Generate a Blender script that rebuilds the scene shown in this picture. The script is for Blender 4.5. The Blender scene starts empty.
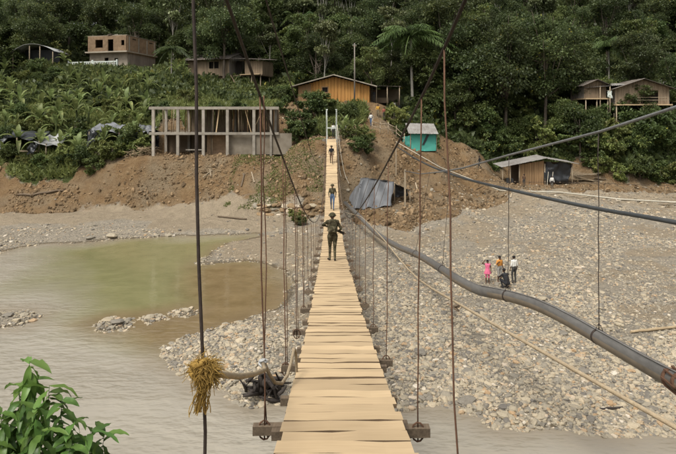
import bpy, math, random
import numpy as np
from mathutils import Vector, Matrix, Euler
R = math.radians
rng = np.random.default_rng(7)
random.seed(7)
scene = bpy.context.scene
col = scene.collection

# ------------------------------------------------------------------ camera, sky, sun, exposure
F = 540.0; HZ = 118.0; CZ = 10.0            # focal length in photo pixels, horizon row, eye height above the river
cam_d = bpy.data.cameras.new('camera'); cam = bpy.data.objects.new('camera', cam_d); col.objects.link(cam)
cam.location = (0, 0, CZ); cam.rotation_euler = (R(90), 0, 0)
cam_d.sensor_width = 36; cam_d.lens = F * 36 / 676
cam_d.shift_y = -(227 - HZ) / 676
cam_d.clip_start = 0.1; cam_d.clip_end = 3000
scene.camera = cam

world = bpy.data.worlds.new('World'); scene.world = world; world.use_nodes = True
wn = world.node_tree; wn.nodes.clear()
SUN_EL, SUN_AZ = 58.0, 215.0
sky = wn.nodes.new('ShaderNodeTexSky'); sky.sky_type = 'NISHITA'; sky.sun_disc = False
sky.sun_elevation = R(SUN_EL); sky.sun_rotation = R(SUN_AZ); sky.dust_density = 6.0; sky.air_density = 1.0; sky.ozone_density = 1.0
hs = wn.nodes.new('ShaderNodeHueSaturation'); hs.inputs['Saturation'].default_value = 0.18
bg = wn.nodes.new('ShaderNodeBackground'); bg.inputs['Strength'].default_value = 0.14
wo = wn.nodes.new('ShaderNodeOutputWorld')
wn.links.new(sky.outputs[0], hs.inputs['Color']); wn.links.new(hs.outputs[0], bg.inputs['Color']); wn.links.new(bg.outputs[0], wo.inputs[0])

sd_ = bpy.data.lights.new('sun', 'SUN'); sun = bpy.data.objects.new('sun', sd_); col.objects.link(sun)
sd_.energy = 1.5; sd_.angle = R(14); sd_.color = (1.0, 0.95, 0.87)
az = R(SUN_AZ); el = R(SUN_EL)
to_sun = Vector((math.sin(az) * math.cos(el), math.cos(az) * math.cos(el), math.sin(el)))
sun.rotation_euler = to_sun.to_track_quat('Z', 'Y').to_euler(); sun.location = (-10, -20, 60)
vs = scene.view_settings
vs.view_transform = 'Standard'; vs.look = 'None'; vs.gamma = 1.0; vs.use_curve_mapping = False
vs.exposure = 0.52
scene.cycles.max_bounces = 6; scene.cycles.transparent_max_bounces = 6

# ------------------------------------------------------------------ helpers
def P(x, y, d):                                # photo pixel at depth d -> place in the world
    return np.array([(x - 338.0) * d / F, d, CZ - (y - HZ) * d / F])
def PX(p):
    return 338 + p[0] * F / p[1], HZ + (CZ - p[2]) * F / p[1]

def tag(o, label=None, cat=None, group=None, kind=None):
    if label: o['label'] = label
    if cat: o['category'] = cat
    if group: o['group'] = group
    if kind: o['kind'] = kind
    return o
def empty(name, loc=(0, 0, 0), rz=0.0, label=None, cat=None, group=None):
    o = bpy.data.objects.new(name, None); o.empty_display_size = 0.2
    o.location = loc; o.rotation_euler = (0, 0, rz); col.objects.link(o)
    return tag(o, label, cat, group)
def link(name, me, parent=None, loc=None, rot=None, scale=None):
    o = bpy.data.objects.new(name, me); col.objects.link(o)
    if parent: o.parent = parent
    if loc is not None: o.location = loc
    if rot is not None: o.rotation_euler = rot
    if scale is not None: o.scale = scale
    return o
def copy_tree(o, parent=None):
    c = o.copy(); col.objects.link(c); c.parent = parent
    for ch in list(o.children): copy_tree(ch, c)
    return c
def np_mesh(name, V, Fq, mats, tint=None, smooth=False, mat_idx=None, attrs=None):
    me = bpy.data.meshes.new(name); V = np.asarray(V, dtype=np.float32); Fq = np.asarray(Fq, dtype=np.int32)
    n, k = Fq.shape
    me.vertices.add(len(V)); me.vertices.foreach_set('co', V.ravel())
    me.loops.add(n * k); me.loops.foreach_set('vertex_index', Fq.ravel())
    me.polygons.add(n); me.polygons.foreach_set('loop_start', np.arange(n, dtype=np.int32) * k)
    if mat_idx is not None: me.polygons.foreach_set('material_index', np.asarray(mat_idx, dtype=np.int32))
    if smooth: me.polygons.foreach_set('use_smooth', np.ones(n, dtype=bool))
    me.update(calc_edges=True)
    if tint is not None:
        a = me.attributes.new('tint', 'FLOAT', 'FACE'); a.data.foreach_set('value', np.asarray(tint, dtype=np.float32))
    for m in (mats if isinstance(mats, (list, tuple)) else [mats]): me.materials.append(m)
    return me

class MB:
    """collects boxes, bars, tubes and sheets that make ONE part"""
    def __init__(s): s.v = []; s.f = []; s.m = []; s.sm = []
    def add(s, V, Fs, m=0, smooth=False):
        b = len(s.v); s.v += [tuple(map(float, p)) for p in V]
        for f in Fs: s.f.append([b + i for i in f]); s.m.append(m); s.sm.append(smooth)
        return s
    def box(s, c, size, rot=None, m=0):
        c = np.array(c, float); h = np.array(size, float) / 2
        V = np.array([[x, y, z] for x in (-1, 1) for y in (-1, 1) for z in (-1, 1)]) * h
        if rot is not None:
            M = np.array(Euler(rot).to_matrix()); V = V @ M.T
        return s.add(V + c, [(0, 1, 3, 2), (4, 6, 7, 5), (0, 4, 5, 1), (2, 3, 7, 6), (0, 2, 6, 4), (1, 5, 7, 3)], m)
    def bar(s, a, b, w, h, m=0, up=(0, 0, 1)):
        a = np.array(a, float); b = np.array(b, float); d = b - a; L = np.linalg.norm(d); d /= L
        u = np.array(up, float)
        if abs(d @ u) > .97: u = np.array([0, 1.0, 0])
        x = np.cross(d, u); x /= np.linalg.norm(x); z = np.cross(x, d)
        V = [e + x * sx * w / 2 + z * sz * h / 2 for e in (a, b) for sx, sz in ((-1, -1), (1, -1), (1, 1), (-1, 1))]
        return s.add(V, [(0, 3, 2, 1), (4, 5, 6, 7), (0, 1, 5, 4), (1, 2, 6, 5), (2, 3, 7, 6), (3, 0, 4, 7)], m)
    def tube(s, pts, r, n=8, m=0, cap=True):
        pts = np.array(pts, float); k = len(pts); rr = np.broadcast_to(np.array(r, float), (k,))
        T = np.gradient(pts, axis=0); T /= np.linalg.norm(T, axis=1)[:, None] + 1e-9
        ref = np.array([0, 0, 1.0]) if abs(T[0][2]) < .9 else np.array([1.0, 0, 0])
        V = []; x = np.cross(T[0], ref); x /= np.linalg.norm(x)
        for i in range(k):
            x = x - T[i] * (x @ T[i]); x /= np.linalg.norm(x) + 1e-9; y = np.cross(T[i], x)
            for j in range(n):
                a = 2 * math.pi * j / n
                V.append(pts[i] + rr[i] * (x * math.cos(a) + y * math.sin(a)))
        Fs = [(i * n + j, i * n + (j + 1) % n, (i + 1) * n + (j + 1) % n, (i + 1) * n + j) for i in range(k - 1) for j in range(n)]
        s.add(V, Fs, m, True)
        if cap:
            b = len(s.v) - k * n
            s.f.append([b + j for j in range(n)][::-1]); s.m.append(m); s.sm.append(False)
            s.f.append([b + (k - 1) * n + j for j in range(n)]); s.m.append(m); s.sm.append(False)
        return s
    def ball(s, c, r, m=0, nu=10, nv=7, top=1.0, bot=-1.0):
        c = np.array(c, float); r = np.broadcast_to(np.array(r, float), (3,)); V = []
        for i in range(nv + 1):
            t = math.asin(bot) + (math.asin(top) - math.asin(bot)) * i / nv
            for j in range(nu):
                a = 2 * math.pi * j / nu
                V.append(c + r * np.array([math.cos(a) * math.cos(t), math.sin(a) * math.cos(t), math.sin(t)]))
        Fs = [(i * nu + j, i * nu + (j + 1) % nu, (i + 1) * nu + (j + 1) % nu, (i + 1) * nu + j) for i in range(nv) for j in range(nu)]
        return s.add(V, Fs, m, True)
    def sheet(s, grid, thick=0.02, m=0, smooth=True):
        g = np.array(grid, float); a, b = g.shape[:2]; V = list(g.reshape(-1, 3)); Vb = [p - np.array([0, 0, thick]) for p in V]
        N = a * b; Fs = []
        for i in range(a - 1):
            for j in range(b - 1):
                q = (i * b + j, i * b + j + 1, (i + 1) * b + j + 1, (i + 1) * b + j)
                Fs.append(q); Fs.append(tuple(N + k for k in q[::-1]))
        edge = [(j, j + 1) for j in range(b - 1)] + [((a - 1) * b + j + 1, (a - 1) * b + j) for j in range(b - 1)] + \
               [((i + 1) * b, i * b) for i in range(a - 1)] + [(i * b + b - 1, (i + 1) * b + b - 1) for i in range(a - 1)]
        for p, q in edge: Fs.append((q, p, N + p, N + q))
        return s.add(V + Vb, Fs, m, smooth)
    def mesh(s, name, mats):
        me = bpy.data.meshes.new(name); me.from_pydata(s.v, [], s.f)
        me.polygons.foreach_set('material_index', s.m); me.polygons.foreach_set('use_smooth', s.sm)
        for m in (mats if isinstance(mats, (list, tuple)) else [mats]): me.materials.append(m)
        me.update(); return me
    def build(s, name, mats, parent=None, **k): return link(name, s.mesh(name, mats), parent, **k)

def interp(xs, ys):
    """smooth monotone-ish cubic through points"""
    xs = np.array(xs, float); ys = np.array(ys, float); h = np.diff(xs); d = np.diff(ys) / h
    m = np.zeros(len(xs)); m[0] = d[0]; m[-1] = d[-1]
    for i in range(1, len(xs) - 1):
        m[i] = (d[i - 1] * h[i] + d[i] * h[i - 1]) / (h[i] + h[i - 1])
    def f(q):
        q = np.asarray(q, float); i = np.clip(np.searchsorted(xs, q) - 1, 0, len(h) - 1)
        t = (q - xs[i]) / h[i]; t2 = t * t; t3 = t2 * t
        return (2 * t3 - 3 * t2 + 1) * ys[i] + (t3 - 2 * t2 + t) * h[i] * m[i] + (-2 * t3 + 3 * t2) * ys[i + 1] + (t3 - t2) * h[i] * m[i + 1]
    return f
def vnoise(x, y, s, seed=0):
    """value noise"""
    x = np.asarray(x, float) / s; y = np.asarray(y, float) / s
    xi = np.floor(x).astype(np.int64); yi = np.floor(y).astype(np.int64); fx = x - xi; fy = y - yi
    def hsh(a, b):
        n = (a * 374761393 + b * 668265263 + seed * 1442695041) & 0xFFFFFFFF
        n = ((n ^ (n >> 13)) * 1274126177) & 0xFFFFFFFF
        return ((n ^ (n >> 16)) & 0xFFFF) / 65535.0
    u = fx * fx * (3 - 2 * fx); v = fy * fy * (3 - 2 * fy)
    return (hsh(xi, yi) * (1 - u) + hsh(xi + 1, yi) * u) * (1 - v) + (hsh(xi, yi + 1) * (1 - u) + hsh(xi + 1, yi + 1) * u) * v - .5

# ------------------------------------------------------------------ materials
def nodes_of(m): return m.node_tree.nodes, m.node_tree.links
def ramp(nt, fac, stops):
    r = nt.nodes.new('ShaderNodeValToRGB'); e = r.color_ramp.elements
    while len(e) < len(stops): e.new(0.5)
    for q, (p, c) in zip(e, stops): q.position = p; q.color = (*c, 1) if len(c) == 3 else c
    nt.links.new(fac, r.inputs[0]); return r.outputs[0]
def mixc(nt, fac, a, b, mode='MIX'):
    n = nt.nodes.new('ShaderNodeMix'); n.data_type = 'RGBA'; n.blend_type = mode
    for sock, v in ((n.inputs[0], fac), (n.inputs[6], a), (n.inputs[7], b)):
        if isinstance(v, (int, float)): sock.default_value = v
        elif isinstance(v, tuple): sock.default_value = (*v, 1)
        else: nt.links.new(v, sock)
    return n.outputs[2]
def noise(nt, vec, scale, detail=4, rough=.55, w=None):
    n = nt.nodes.new('ShaderNodeTexNoise'); n.inputs['Scale'].default_value = scale; n.inputs['Detail'].default_value = detail; n.inputs['Roughness'].default_value = rough
    if w is not None: n.noise_dimensions = '4D'; nt.links.new(w, n.inputs['W'])
    if vec is not None: nt.links.new(vec, n.inputs['Vector'])
    return n.outputs['Fac']
def math_(nt, op, a, b=0.0):
    n = nt.nodes.new('ShaderNodeMath'); n.operation = op
    for i, v in enumerate((a, b)):
        if isinstance(v, (int, float)): n.inputs[i].default_value = v
        else: nt.links.new(v, n.inputs[i])
    return n.outputs[0]
def mapping(nt, vec, scale):
    n = nt.nodes.new('ShaderNodeMapping'); n.inputs['Scale'].default_value = scale; nt.links.new(vec, n.inputs[0]); return n.outputs[0]
def bump(nt, h, strength, dist, b):
    n = nt.nodes.new('ShaderNodeBump'); n.inputs['Strength'].default_value = strength; n.inputs['Distance'].default_value = dist
    nt.links.new(h, n.inputs['Height']); nt.links.new(n.outputs[0], b.inputs['Normal'])
def new_mat(name, rough=.8, spec=.3):
    m = bpy.data.materials.new(name); m.use_nodes = True; b = m.node_tree.nodes['Principled BSDF']
    b.inputs['Roughness'].default_value = rough; b.inputs['Specular IOR Level'].default_value = spec
    return m, m.node_tree, b
def mat(name, c, c2=None, scale=4.0, rough=.85, stretch=(1, 1, 1), spec=.2, bmp=.3, bd=.01, rnd=.25, metallic=0.0, det=6, objrand=True):
    m, nt, b = new_mat(name, rough, spec); b.inputs['Metallic'].default_value = metallic
    c2 = c2 or tuple(v * .55 for v in c)
    tc = nt.nodes.new('ShaderNodeTexCoord').outputs['Object']; oi = nt.nodes.new('ShaderNodeObjectInfo')
    w = math_(nt, 'MULTIPLY', oi.outputs['Random'], 30.0)
    f = noise(nt, mapping(nt, tc, stretch), scale, det, .6, w)
    c_ = ramp(nt, f, [(.30, c2), (.66, c)])
    f2 = noise(nt, tc, scale * .17, 3, .5, w)
    c_ = mixc(nt, .35, c_, ramp(nt, f2, [(.3, tuple(v * .5 for v in c)), (.7, tuple(min(1, v * 1.25) for v in c))]))
    if objrand:
        k = nt.nodes.new('ShaderNodeMapRange'); k.inputs[3].default_value = 1 - rnd; k.inputs[4].default_value = 1 + rnd * .5
        nt.links.new(oi.outputs['Random'], k.inputs[0])
        hv = nt.nodes.new('ShaderNodeHueSaturation'); nt.links.new(c_, hv.inputs['Color']); nt.links.new(k.outputs[0], hv.inputs['Value']); c_ = hv.outputs[0]
    nt.links.new(c_, b.inputs['Base Color'])
    if bmp: bump(nt, f, bmp, bd, b)
    return m
def leaf_mat(name, dark, light, trans=.25, rough=.5, yellow=(.25, .22, .04), spec=.3):
    m, nt, b = new_mat(name, rough, spec)
    at = nt.nodes.new('ShaderNodeAttribute'); at.attribute_name = 'tint'; oi = nt.nodes.new('ShaderNodeObjectInfo')
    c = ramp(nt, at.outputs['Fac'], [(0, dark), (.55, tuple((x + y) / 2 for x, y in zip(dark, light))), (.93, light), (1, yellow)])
    k = nt.nodes.new('ShaderNodeMapRange'); k.inputs[3].default_value = .68; k.inputs[4].default_value = 1.3; nt.links.new(oi.outputs['Random'], k.inputs[0])
    h = nt.nodes.new('ShaderNodeMapRange'); h.inputs[3].default_value = .485; h.inputs[4].default_value = .515
    nt.links.new(math_(nt, 'FRACT', math_(nt, 'MULTIPLY', oi.outputs['Random'], 7.31)), h.inputs[0])
    hv = nt.nodes.new('ShaderNodeHueSaturation'); nt.links.new(c, hv.inputs['Color']); nt.links.new(k.outputs[0], hv.inputs['Value']); nt.links.new(h.outputs[0], hv.inputs['Hue'])
    nt.links.new(hv.outputs[0], b.inputs['Base Color'])
    tr = nt.nodes.new('ShaderNodeBsdfTranslucent'); nt.links.new(hv.outputs[0], tr.inputs['Color'])
    mx = nt.nodes.new('ShaderNodeMixShader'); mx.inputs[0].default_value = trans
    nt.links.new(b.outputs[0], mx.inputs[1]); nt.links.new(tr.outputs[0], mx.inputs[2])
    nt.links.new(mx.outputs[0], nt.nodes['Material Output'].inputs['Surface'])
    return m

M = {}
M['deck'] = mat('pale_sawn_timber', (.52, .385, .228), (.43, .31, .175), 5, .8, (.6, 7, 7), bmp=.3, bd=.004, rnd=.15)
M['deck_edge'] = mat('gap_shade_edge', (.16, .11, .065), (.07, .048, .028), 6, .95, (1, 6, 6))  # plank sides coloured dark to paint the shade in the deck gaps
M['oldwood'] = mat('weathered_timber', (.20, .15, .10), (.07, .05, .035), 6, .9, (6, 1, 6), bmp=.5)
M['pole'] = mat('pole_timber', (.36, .29, .20), (.18, .14, .09), 5, .9, (6, 6, 1))
M['steel'] = mat('rusty_wire_rope', (.075, .058, .048), (.03, .022, .018), 40, .7, metallic=.3, bmp=.6, bd=.003)
M['rust'] = mat('rusty_steel_rod', (.16, .085, .05), (.07, .04, .03), 30, .8, metallic=.2, bmp=.4, bd=.003)
M['rope'] = mat('sisal_rope', (.36, .285, .185), (.22, .165, .10), 60, .95, bmp=.8, bd=.006)
M['yrope'] = mat('frayed_yellow_rope', (.34, .215, .055), (.17, .095, .022), 30, .95)
M['white_paint'] = mat('old_white_paint', (.62, .66, .60), (.40, .45, .40), 4, .7)
M['pipe'] = mat('grey_plastic_pipe', (.125, .118, .105), (.065, .06, .055), 3, .5, (3, 1, 3), spec=.5, bmp=.15, rnd=0)
M['pipe_mud'] = mat('muddy_grey_pipe', (.19, .15, .105), (.085, .072, .055), 2.5, .55, spec=.4, bmp=.15, rnd=0)
M['hose'] = mat('dark_hose', (.055, .06, .06), (.03, .03, .03), 5, .5, spec=.4)
M['cable'] = mat('galvanised_cable', (.23, .23, .22), (.14, .135, .13), 12, .55, metallic=.4)
M['palepipe'] = mat('pale_plastic_pipe', (.62, .58, .47), (.45, .4, .3), 3, .6)
M['concrete'] = mat('raw_concrete', (.37, .335, .275), (.19, .16, .125), 1.8, .92, bmp=.3)
M['concrete_wall'] = mat('stained_concrete', (.25, .215, .165), (.115, .09, .06), 1.2, .92)
M['brick_face'] = mat('tan_block_wall', (.30, .205, .125), (.13, .085, .05), 1.9, .92)
M['old_board'] = mat('weathered_tan_board', (.27, .205, .135), (.09, .065, .045), 3, .9, (1.7, 1.7, .12))
M['plaster'] = mat('pale_plaster', (.34, .30, .235), (.17, .145, .11), 1.3, .9)
M['grey_board'] = mat('grey_board', (.27, .24, .20), (.11, .09, .075), 3, .9, (1.7, 1.7, .12))
M['tan_board'] = mat('tan_board', (.37, .235, .12), (.11, .065, .035), 3, .85, (1.7, 1.7, .12))
M['orange_board'] = mat('orange_board', (.45, .235, .07), (.25, .115, .035), 2.5, .8, (1.3, 1.3, .1))
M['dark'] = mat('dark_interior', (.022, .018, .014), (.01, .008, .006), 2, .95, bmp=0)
M['zinc'] = mat('corrugated_zinc', (.36, .345, .32), (.17, .14, .115), 1.4, .6, metallic=.35, bmp=.2)
M['oldzinc'] = mat('old_rusty_zinc', (.19, .165, .14), (.085, .065, .05), 1.6, .75, metallic=.2)
M['tarp'] = mat('grey_tarpaulin', (.15, .155, .16), (.095, .098, .10), 1.2, .5, spec=.4, bmp=.4, bd=.05)
M['black_tarp'] = mat('black_plastic', (.022, .024, .026), (.012, .013, .014), 2, .4, spec=.5, bmp=.5, bd=.05)
M['pale_tarp'] = mat('pale_plastic', (.42, .42, .40), (.26, .26, .25), 1.5, .5, bmp=.4, bd=.05)
M['turquoise'] = mat('turquoise_tarp', (.07, .30, .24), (.045, .21, .17), .8, .6, bmp=.3, bd=.03)
M['bark'] = mat('bark', (.16, .13, .10), (.07, .055, .04), 5, .95, (4, 4, .6), bmp=.6)
M['palebark'] = mat('pale_bark', (.33, .31, .26), (.2, .18, .15), 3, .9, (3, 3, .6))
M['leaf_dark'] = leaf_mat('dark_foliage', (.036, .050, .019), (.132, .160, .056), .38)
M['leaf_mid'] = leaf_mat('mid_foliage', (.046, .068, .021), (.150, .188, .060), .36)
M['leaf_olive'] = leaf_mat('olive_foliage', (.060, .074, .030), (.190, .212, .090), yellow=(.36, .36, .22))
M['leaf_palm'] = leaf_mat('palm_foliage', (.032, .058, .016), (.105, .15, .042))
M['leaf_banana'] = leaf_mat('banana_leaf', (.090, .118, .036), (.24, .282, .10), trans=.42, yellow=(.34, .33, .12))
M['leaf_grass'] = leaf_mat('long_grass', (.10, .125, .034), (.255, .275, .085), trans=.4, yellow=(.3, .24, .09))
M['leaf_near'] = leaf_mat('glossy_leaf', (.040, .085, .018), (.16, .27, .06), trans=.35, rough=.36, yellow=(.24, .28, .05))
M['debris'] = mat('wet_driftwood', (.055, .045, .038), (.018, .015, .013), 6, .8)
M['dryreed'] = mat('dry_cut_stalks', (.40, .31, .19), (.24, .17, .1), 6, .9)
def stone_mat():
    m, nt, b = new_mat('river_stone', .85, .3)
    oi = nt.nodes.new('ShaderNodeObjectInfo'); tc = nt.nodes.new('ShaderNodeTexCoord').outputs['Object']
    c = ramp(nt, oi.outputs['Random'], [(0, (.15, .135, .115)), (.25, (.26, .232, .18)), (.6, (.37, .315, .222)), (.85, (.46, .385, .27)), (.93, (.38, .255, .14)), (1, (.58, .52, .42))])
    f = noise(nt, tc, 6, 5, .6); c = mixc(nt, .5, c, ramp(nt, f, [(.3, (.45, .43, .4)), (.7, (1, 1, 1))]), 'MULTIPLY')
    nt.links.new(c, b.inputs['Base Color']); bump(nt, f, .4, .02, b); return m
M['stone'] = stone_mat()
M['skin'] = mat('dark_skin', (.105, .055, .034), (.08, .04, .025), 5, .55, bmp=0, rnd=.2, spec=.35)
M['tan_skin'] = mat('brown_skin', (.19, .105, .065), (.15, .08, .05), 5, .55, bmp=0, rnd=.2, spec=.35)
M['hair'] = mat('black_hair', (.012, .010, .009), (.006, .005, .005), 30, .6)
M['boot'] = mat('boot_leather', (.03, .024, .018), None, 8, .6)
M['eye'] = mat('eye', (.02, .015, .012), None, 5, .2, bmp=0)
def cloth(name, c): return mat(name, c, tuple(v * .62 for v in c), 7, .95, bmp=.4, bd=.01, rnd=0)
def camo():
    m, nt, b = new_mat('camouflage_cloth', .95, .1); tc = nt.nodes.new('ShaderNodeTexCoord').outputs['Object']
    f = noise(nt, tc, 9, 3, .6); g = noise(nt, mapping(nt, tc, (1.3, 1.1, .8)), 16, 2, .5)
    c = ramp(nt, f, [(.36, (.020, .018, .012)), (.42, (.062, .047, .028)), (.55, (.064, .060, .034)), (.62, (.15, .125, .08))])
    c = mixc(nt, ramp(nt, g, [(.55, (0, 0, 0)), (.6, (1, 1, 1))]), c, (.035, .033, .018))
    nt.links.new(c, b.inputs['Base Color']); bump(nt, f, .4, .02, b); return m
M['camo'] = camo()

# ------------------------------------------------------------------ terrain
def W0(pts): return np.array([[(x - 338) * (CZ * F / (y - HZ)) / F, CZ * F / (y - HZ)] for x, y in pts])   # photo pixels on the river plane
LAND = W0([(1100, 470), (800, 452), (676, 439), (640, 436), (612, 432), (575, 427), (540, 425), (500, 420), (470, 411), (430, 406), (395, 409), (340, 408), (290, 405), (262, 400), (235, 392), (205, 384), (178, 372),
           (167, 360), (172, 349), (190, 338), (222, 326), (250, 316), (276, 309), (290, 296), (293, 283), (284, 271), (262, 262), (235, 262), (206, 265), (197, 263), (212, 252), (232, 242), (262, 236),
           (258, 233.2), (220, 234.5), (165, 236.5), (120, 240), (76, 243), (45, 243), (20, 248), (0, 253), (-60, 258), (-200, 262), (-700, 268)])
LAND = np.vstack([LAND, [[-300, 36], [-300, 400], [300, 400], [300, 14]]])
ISLES = [W0([(-70, 316), (-30, 311), (0, 312), (26, 311), (40, 317), (24, 325), (-10, 327), (-50, 324)]),
         W0([(98, 325), (112, 319), (130, 321), (126, 328), (108, 331)]), W0([(142, 319), (152, 316), (160, 319), (150, 322)]), W0([(174, 313), (186, 309), (198, 312), (188, 317)])]
def sdist(X, Y, poly):
    """distance to a polygon's edge, positive inside"""
    d = np.full(X.shape, 1e9); ins = np.zeros(X.shape, bool); n = len(poly)
    for i in range(n):
        ax, ay = poly[i]; bx, by = poly[(i + 1) % n]; ex, ey = bx - ax, by - ay
        t = np.clip(((X - ax) * ex + (Y - ay) * ey) / (ex * ex + ey * ey + 1e-9), 0, 1)
        d = np.minimum(d, (X - ax - t * ex) ** 2 + (Y - ay - t * ey) ** 2)
        c = ((ay > Y) != (by > Y))
        xi = ax + (Y - ay) / (by - ay + 1e-12) * ex
        ins ^= c & (X < xi)
    d = np.sqrt(d); return np.where(ins, d, -d)
ST = [  # hill profiles: x -> [(y, z) ...]
    (-130, [(46, .3), (54, .7), (60, 5), (75, 11), (95, 18), (110, 22), (150, 31), (200, 36), (400, 40)]),
    (-75, [(46, .3), (54, .7), (60, 5), (75, 11), (95, 18.5), (110, 23), (150, 34), (200, 46), (400, 60)]),
    (-46, [(46, .3), (54.5, .7), (59, 5.0), (75, 11.5), (88, 18.0), (102, 19), (115, 26), (150, 40), (200, 58), (400, 80)]),
    (-31, [(46, .3), (54.5, .7), (59, 5.0), (75, 11.5), (88, 18.0), (102, 19), (115, 26), (150, 40), (200, 58), (400, 80)]),
    (-23, [(46, .3), (54.5, .7), (58, 5.4), (66, 8.6), (81, 16.6), (93, 17.3), (105, 23), (150, 40), (200, 58), (400, 80)]),
    (-21, [(46, .3), (54, .7), (57, 5.75), (62.5, 5.95), (64.5, 10.2), (70, 11.6), (80, 14.0), (84, 16.4), (93, 17.3), (105, 23), (150, 40), (200, 58), (400, 80)]),
    (-7, [(46, .3), (51, .8), (53, 2.6), (57.2, 5.8), (62.5, 5.95), (64.5, 9.6), (70, 11.2), (80, 13.0), (86, 16.0), (93, 17.3), (105, 23), (150, 40), (200, 58), (400, 80)]),
    (-3.2, [(46, .3), (50.5, .6), (52, 2.2), (55, 4.6), (57.5, 7.5), (62, 7.8), (73, 12.1), (80, 12.5), (100, 20), (150, 40), (200, 58), (400, 80)]),
    (1.8, [(46, .3), (50, .6), (51.5, 2.0), (55, 4.8), (57.2, 7.6), (62, 7.8), (73, 12.1), (80, 12.5), (100, 20), (150, 40), (200, 58), (400, 80)]),
    (5, [(42, .3), (46, 1.5), (53, 2.0), (58, 4.4), (62, 7.4), (68, 9.4), (74, 12.3), (80, 12.7), (100, 20), (150, 40), (200, 58), (400, 80)]),
    (10, [(44, .4), (48, 1.5), (55, 1.8), (60, 3.4), (63.5, 5.8), (69, 6.1), (76, 10), (85, 15), (150, 40), (200, 58), (400, 80)]),
    (17, [(48, .4), (60, 1.0), (65, 1.9), (70, 4.2), (76, 8), (90, 15), (150, 40), (200, 58), (400, 80)]),
    (24, [(48, .4), (60, .9), (66, 1.25), (74, 1.7), (78, 5), (84, 10), (90, 14), (150, 40), (200, 58), (400, 80)]),
    (32, [(48, .4), (60, .8), (66, 1.1), (74, 1.6), (78, 5), (84, 10.5), (90, 14), (150, 40), (200, 58), (400, 80)]),
    (44, [(48, .3), (60, .5), (70, .7), (74, 1), (79, 7), (83, 11), (92, 13), (105, 20), (150, 40), (200, 58), (400, 80)]),
    (75, [(48, .3), (60, .5), (70, .8), (74, 1.5), (79, 7), (83, 11), (92, 13), (105, 20), (150, 40), (200, 58), (400, 80)])]
STX = np.array([s[0] for s in ST], float)
def hill(X, Y):
    Z = np.array([np.interp(Y, [p[0] for p in s[1]], [p[1] for p in s[1]]) for s in ST])   # (ns, ...)
    i = np.clip(np.searchsorted(STX, X) - 1, 0, len(ST) - 2); t = np.clip((X - STX[i]) / (STX[i + 1] - STX[i]), 0, 1); t = t * t * (3 - 2 * t)
    a = np.take_along_axis(Z, i[None], 0)[0]; b = np.take_along_axis(Z, (i + 1)[None], 0)[0]
    return a * (1 - t) + b * t
def terrain(X, Y, parts=False):
    X = np.asarray(X, float); Y = np.asarray(Y, float); sh = X.shape; X = np.atleast_1d(X).ravel(); Y = np.atleast_1d(Y).ravel()
    wob = vnoise(X, Y, 1.7, 3) * .8 + vnoise(X, Y, .6, 4) * .35
    sd = sdist(X, Y, LAND) + wob
    for p in ISLES: sd = np.maximum(sd, np.minimum(sdist(X, Y, p) + wob * .6, 1.2))
    base = np.where(sd > 0, np.minimum(sd * .16, .28), np.maximum(sd * .14, -.8))
    h = hill(X, Y); up = np.clip((Y - 44) / 6, 0, 1)
    z = base + np.where(sd > 0, np.maximum(h - .3, 0), 0) * up
    near = np.interp(Y, [-50, 1.2, 4, 7, 9, 11], [8.3, 8.2, 5.2, 1.4, -.3, -1.2])
    z = np.where(Y < 11, np.maximum(near, np.where(Y < 9, near, z)), z)
    r = np.clip((Y - 52) / 8, 0, 1)
    z = z + r * (vnoise(X, Y, 7, 11) * .9 + vnoise(X, Y, 2.3, 12) * .5) + vnoise(X, Y, .8, 13) * (.05 + .35 * r) + r * (np.abs(vnoise(X, Y, 1.5, 15)) * -.9 + vnoise(X, Y, .45, 16) * .25) + np.clip((Y - 49) / 2, 0, 1) * (1 - r) * (vnoise(X, Y, 1.3, 17) * .4 + vnoise(X, Y, .5, 18) * .2) * np.clip((z - .7) / 1.5, 0, 1) + vnoise(X, Y, 3.5, 14) * .14 * np.clip(sd, 0, 1)
    # flat pads where things stand
    for px, py, rx, ry, pz in PADS:
        k = np.clip(1.6 - np.maximum(np.abs(X - px) / rx, np.abs(Y - py) / ry) * 1.1, 0, 1); k = k * k * (3 - 2 * k)
        z = z * (1 - k) + pz * k
    if parts: return z.reshape(sh), sd.reshape(sh)
    return z.reshape(sh)
PADS = [(-37, 97.5, 9, 8, 18.6), (-20, 87.3, 5.5, 2.6, 16.8), (-.8, 78, 6.5, 5, 12.2), (10.3, 67, 2.4, 2, 5.9), (28, 71.5, 6, 3, 1.35), (-14, 60, 7.3, 2.6, 6.0), (-.7, 59.8, 2.5, 2.2, 7.74), (3.2, 51.3, 3.0, 2.0, 1.75)]
def gz(x, y): return float(terrain(np.array([x]), np.array([y]))[0])

def axis(a, fine0, fine1, step, b, n):
    l = fine0 - (fine0 - a) * (np.linspace(1, 0, n, endpoint=False)) ** 2; r = fine1 + (b - fine1) * np.linspace(0, 1, n + 1)[1:] ** 2
    return np.concatenate([l, np.arange(fine0, fine1, step), [fine1], r])
xs = axis(-600, -48, 50, .34, 600, 46); ys = axis(-120, 8, 68, .3, 420, 90)
GX, GY = np.meshgrid(xs, ys); GZ, SD = terrain(GX, GY, True)
ny, nx = GX.shape
ii = (np.arange(ny - 1)[:, None] * nx + np.arange(nx - 1)[None]).ravel()
GF = np.stack([ii, ii + 1, ii + nx + 1, ii + nx], 1)
def pxy(X, Y, Z): return 338 + X * F / np.maximum(Y, .5), HZ + (CZ - Z) * F / np.maximum(Y, .5)
def ell(X, Y, cx, cy, rx, ry): return np.clip(1.5 - np.sqrt(((X - cx) / rx) ** 2 + ((Y - cy) / ry) ** 2), 0, 1)
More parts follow.
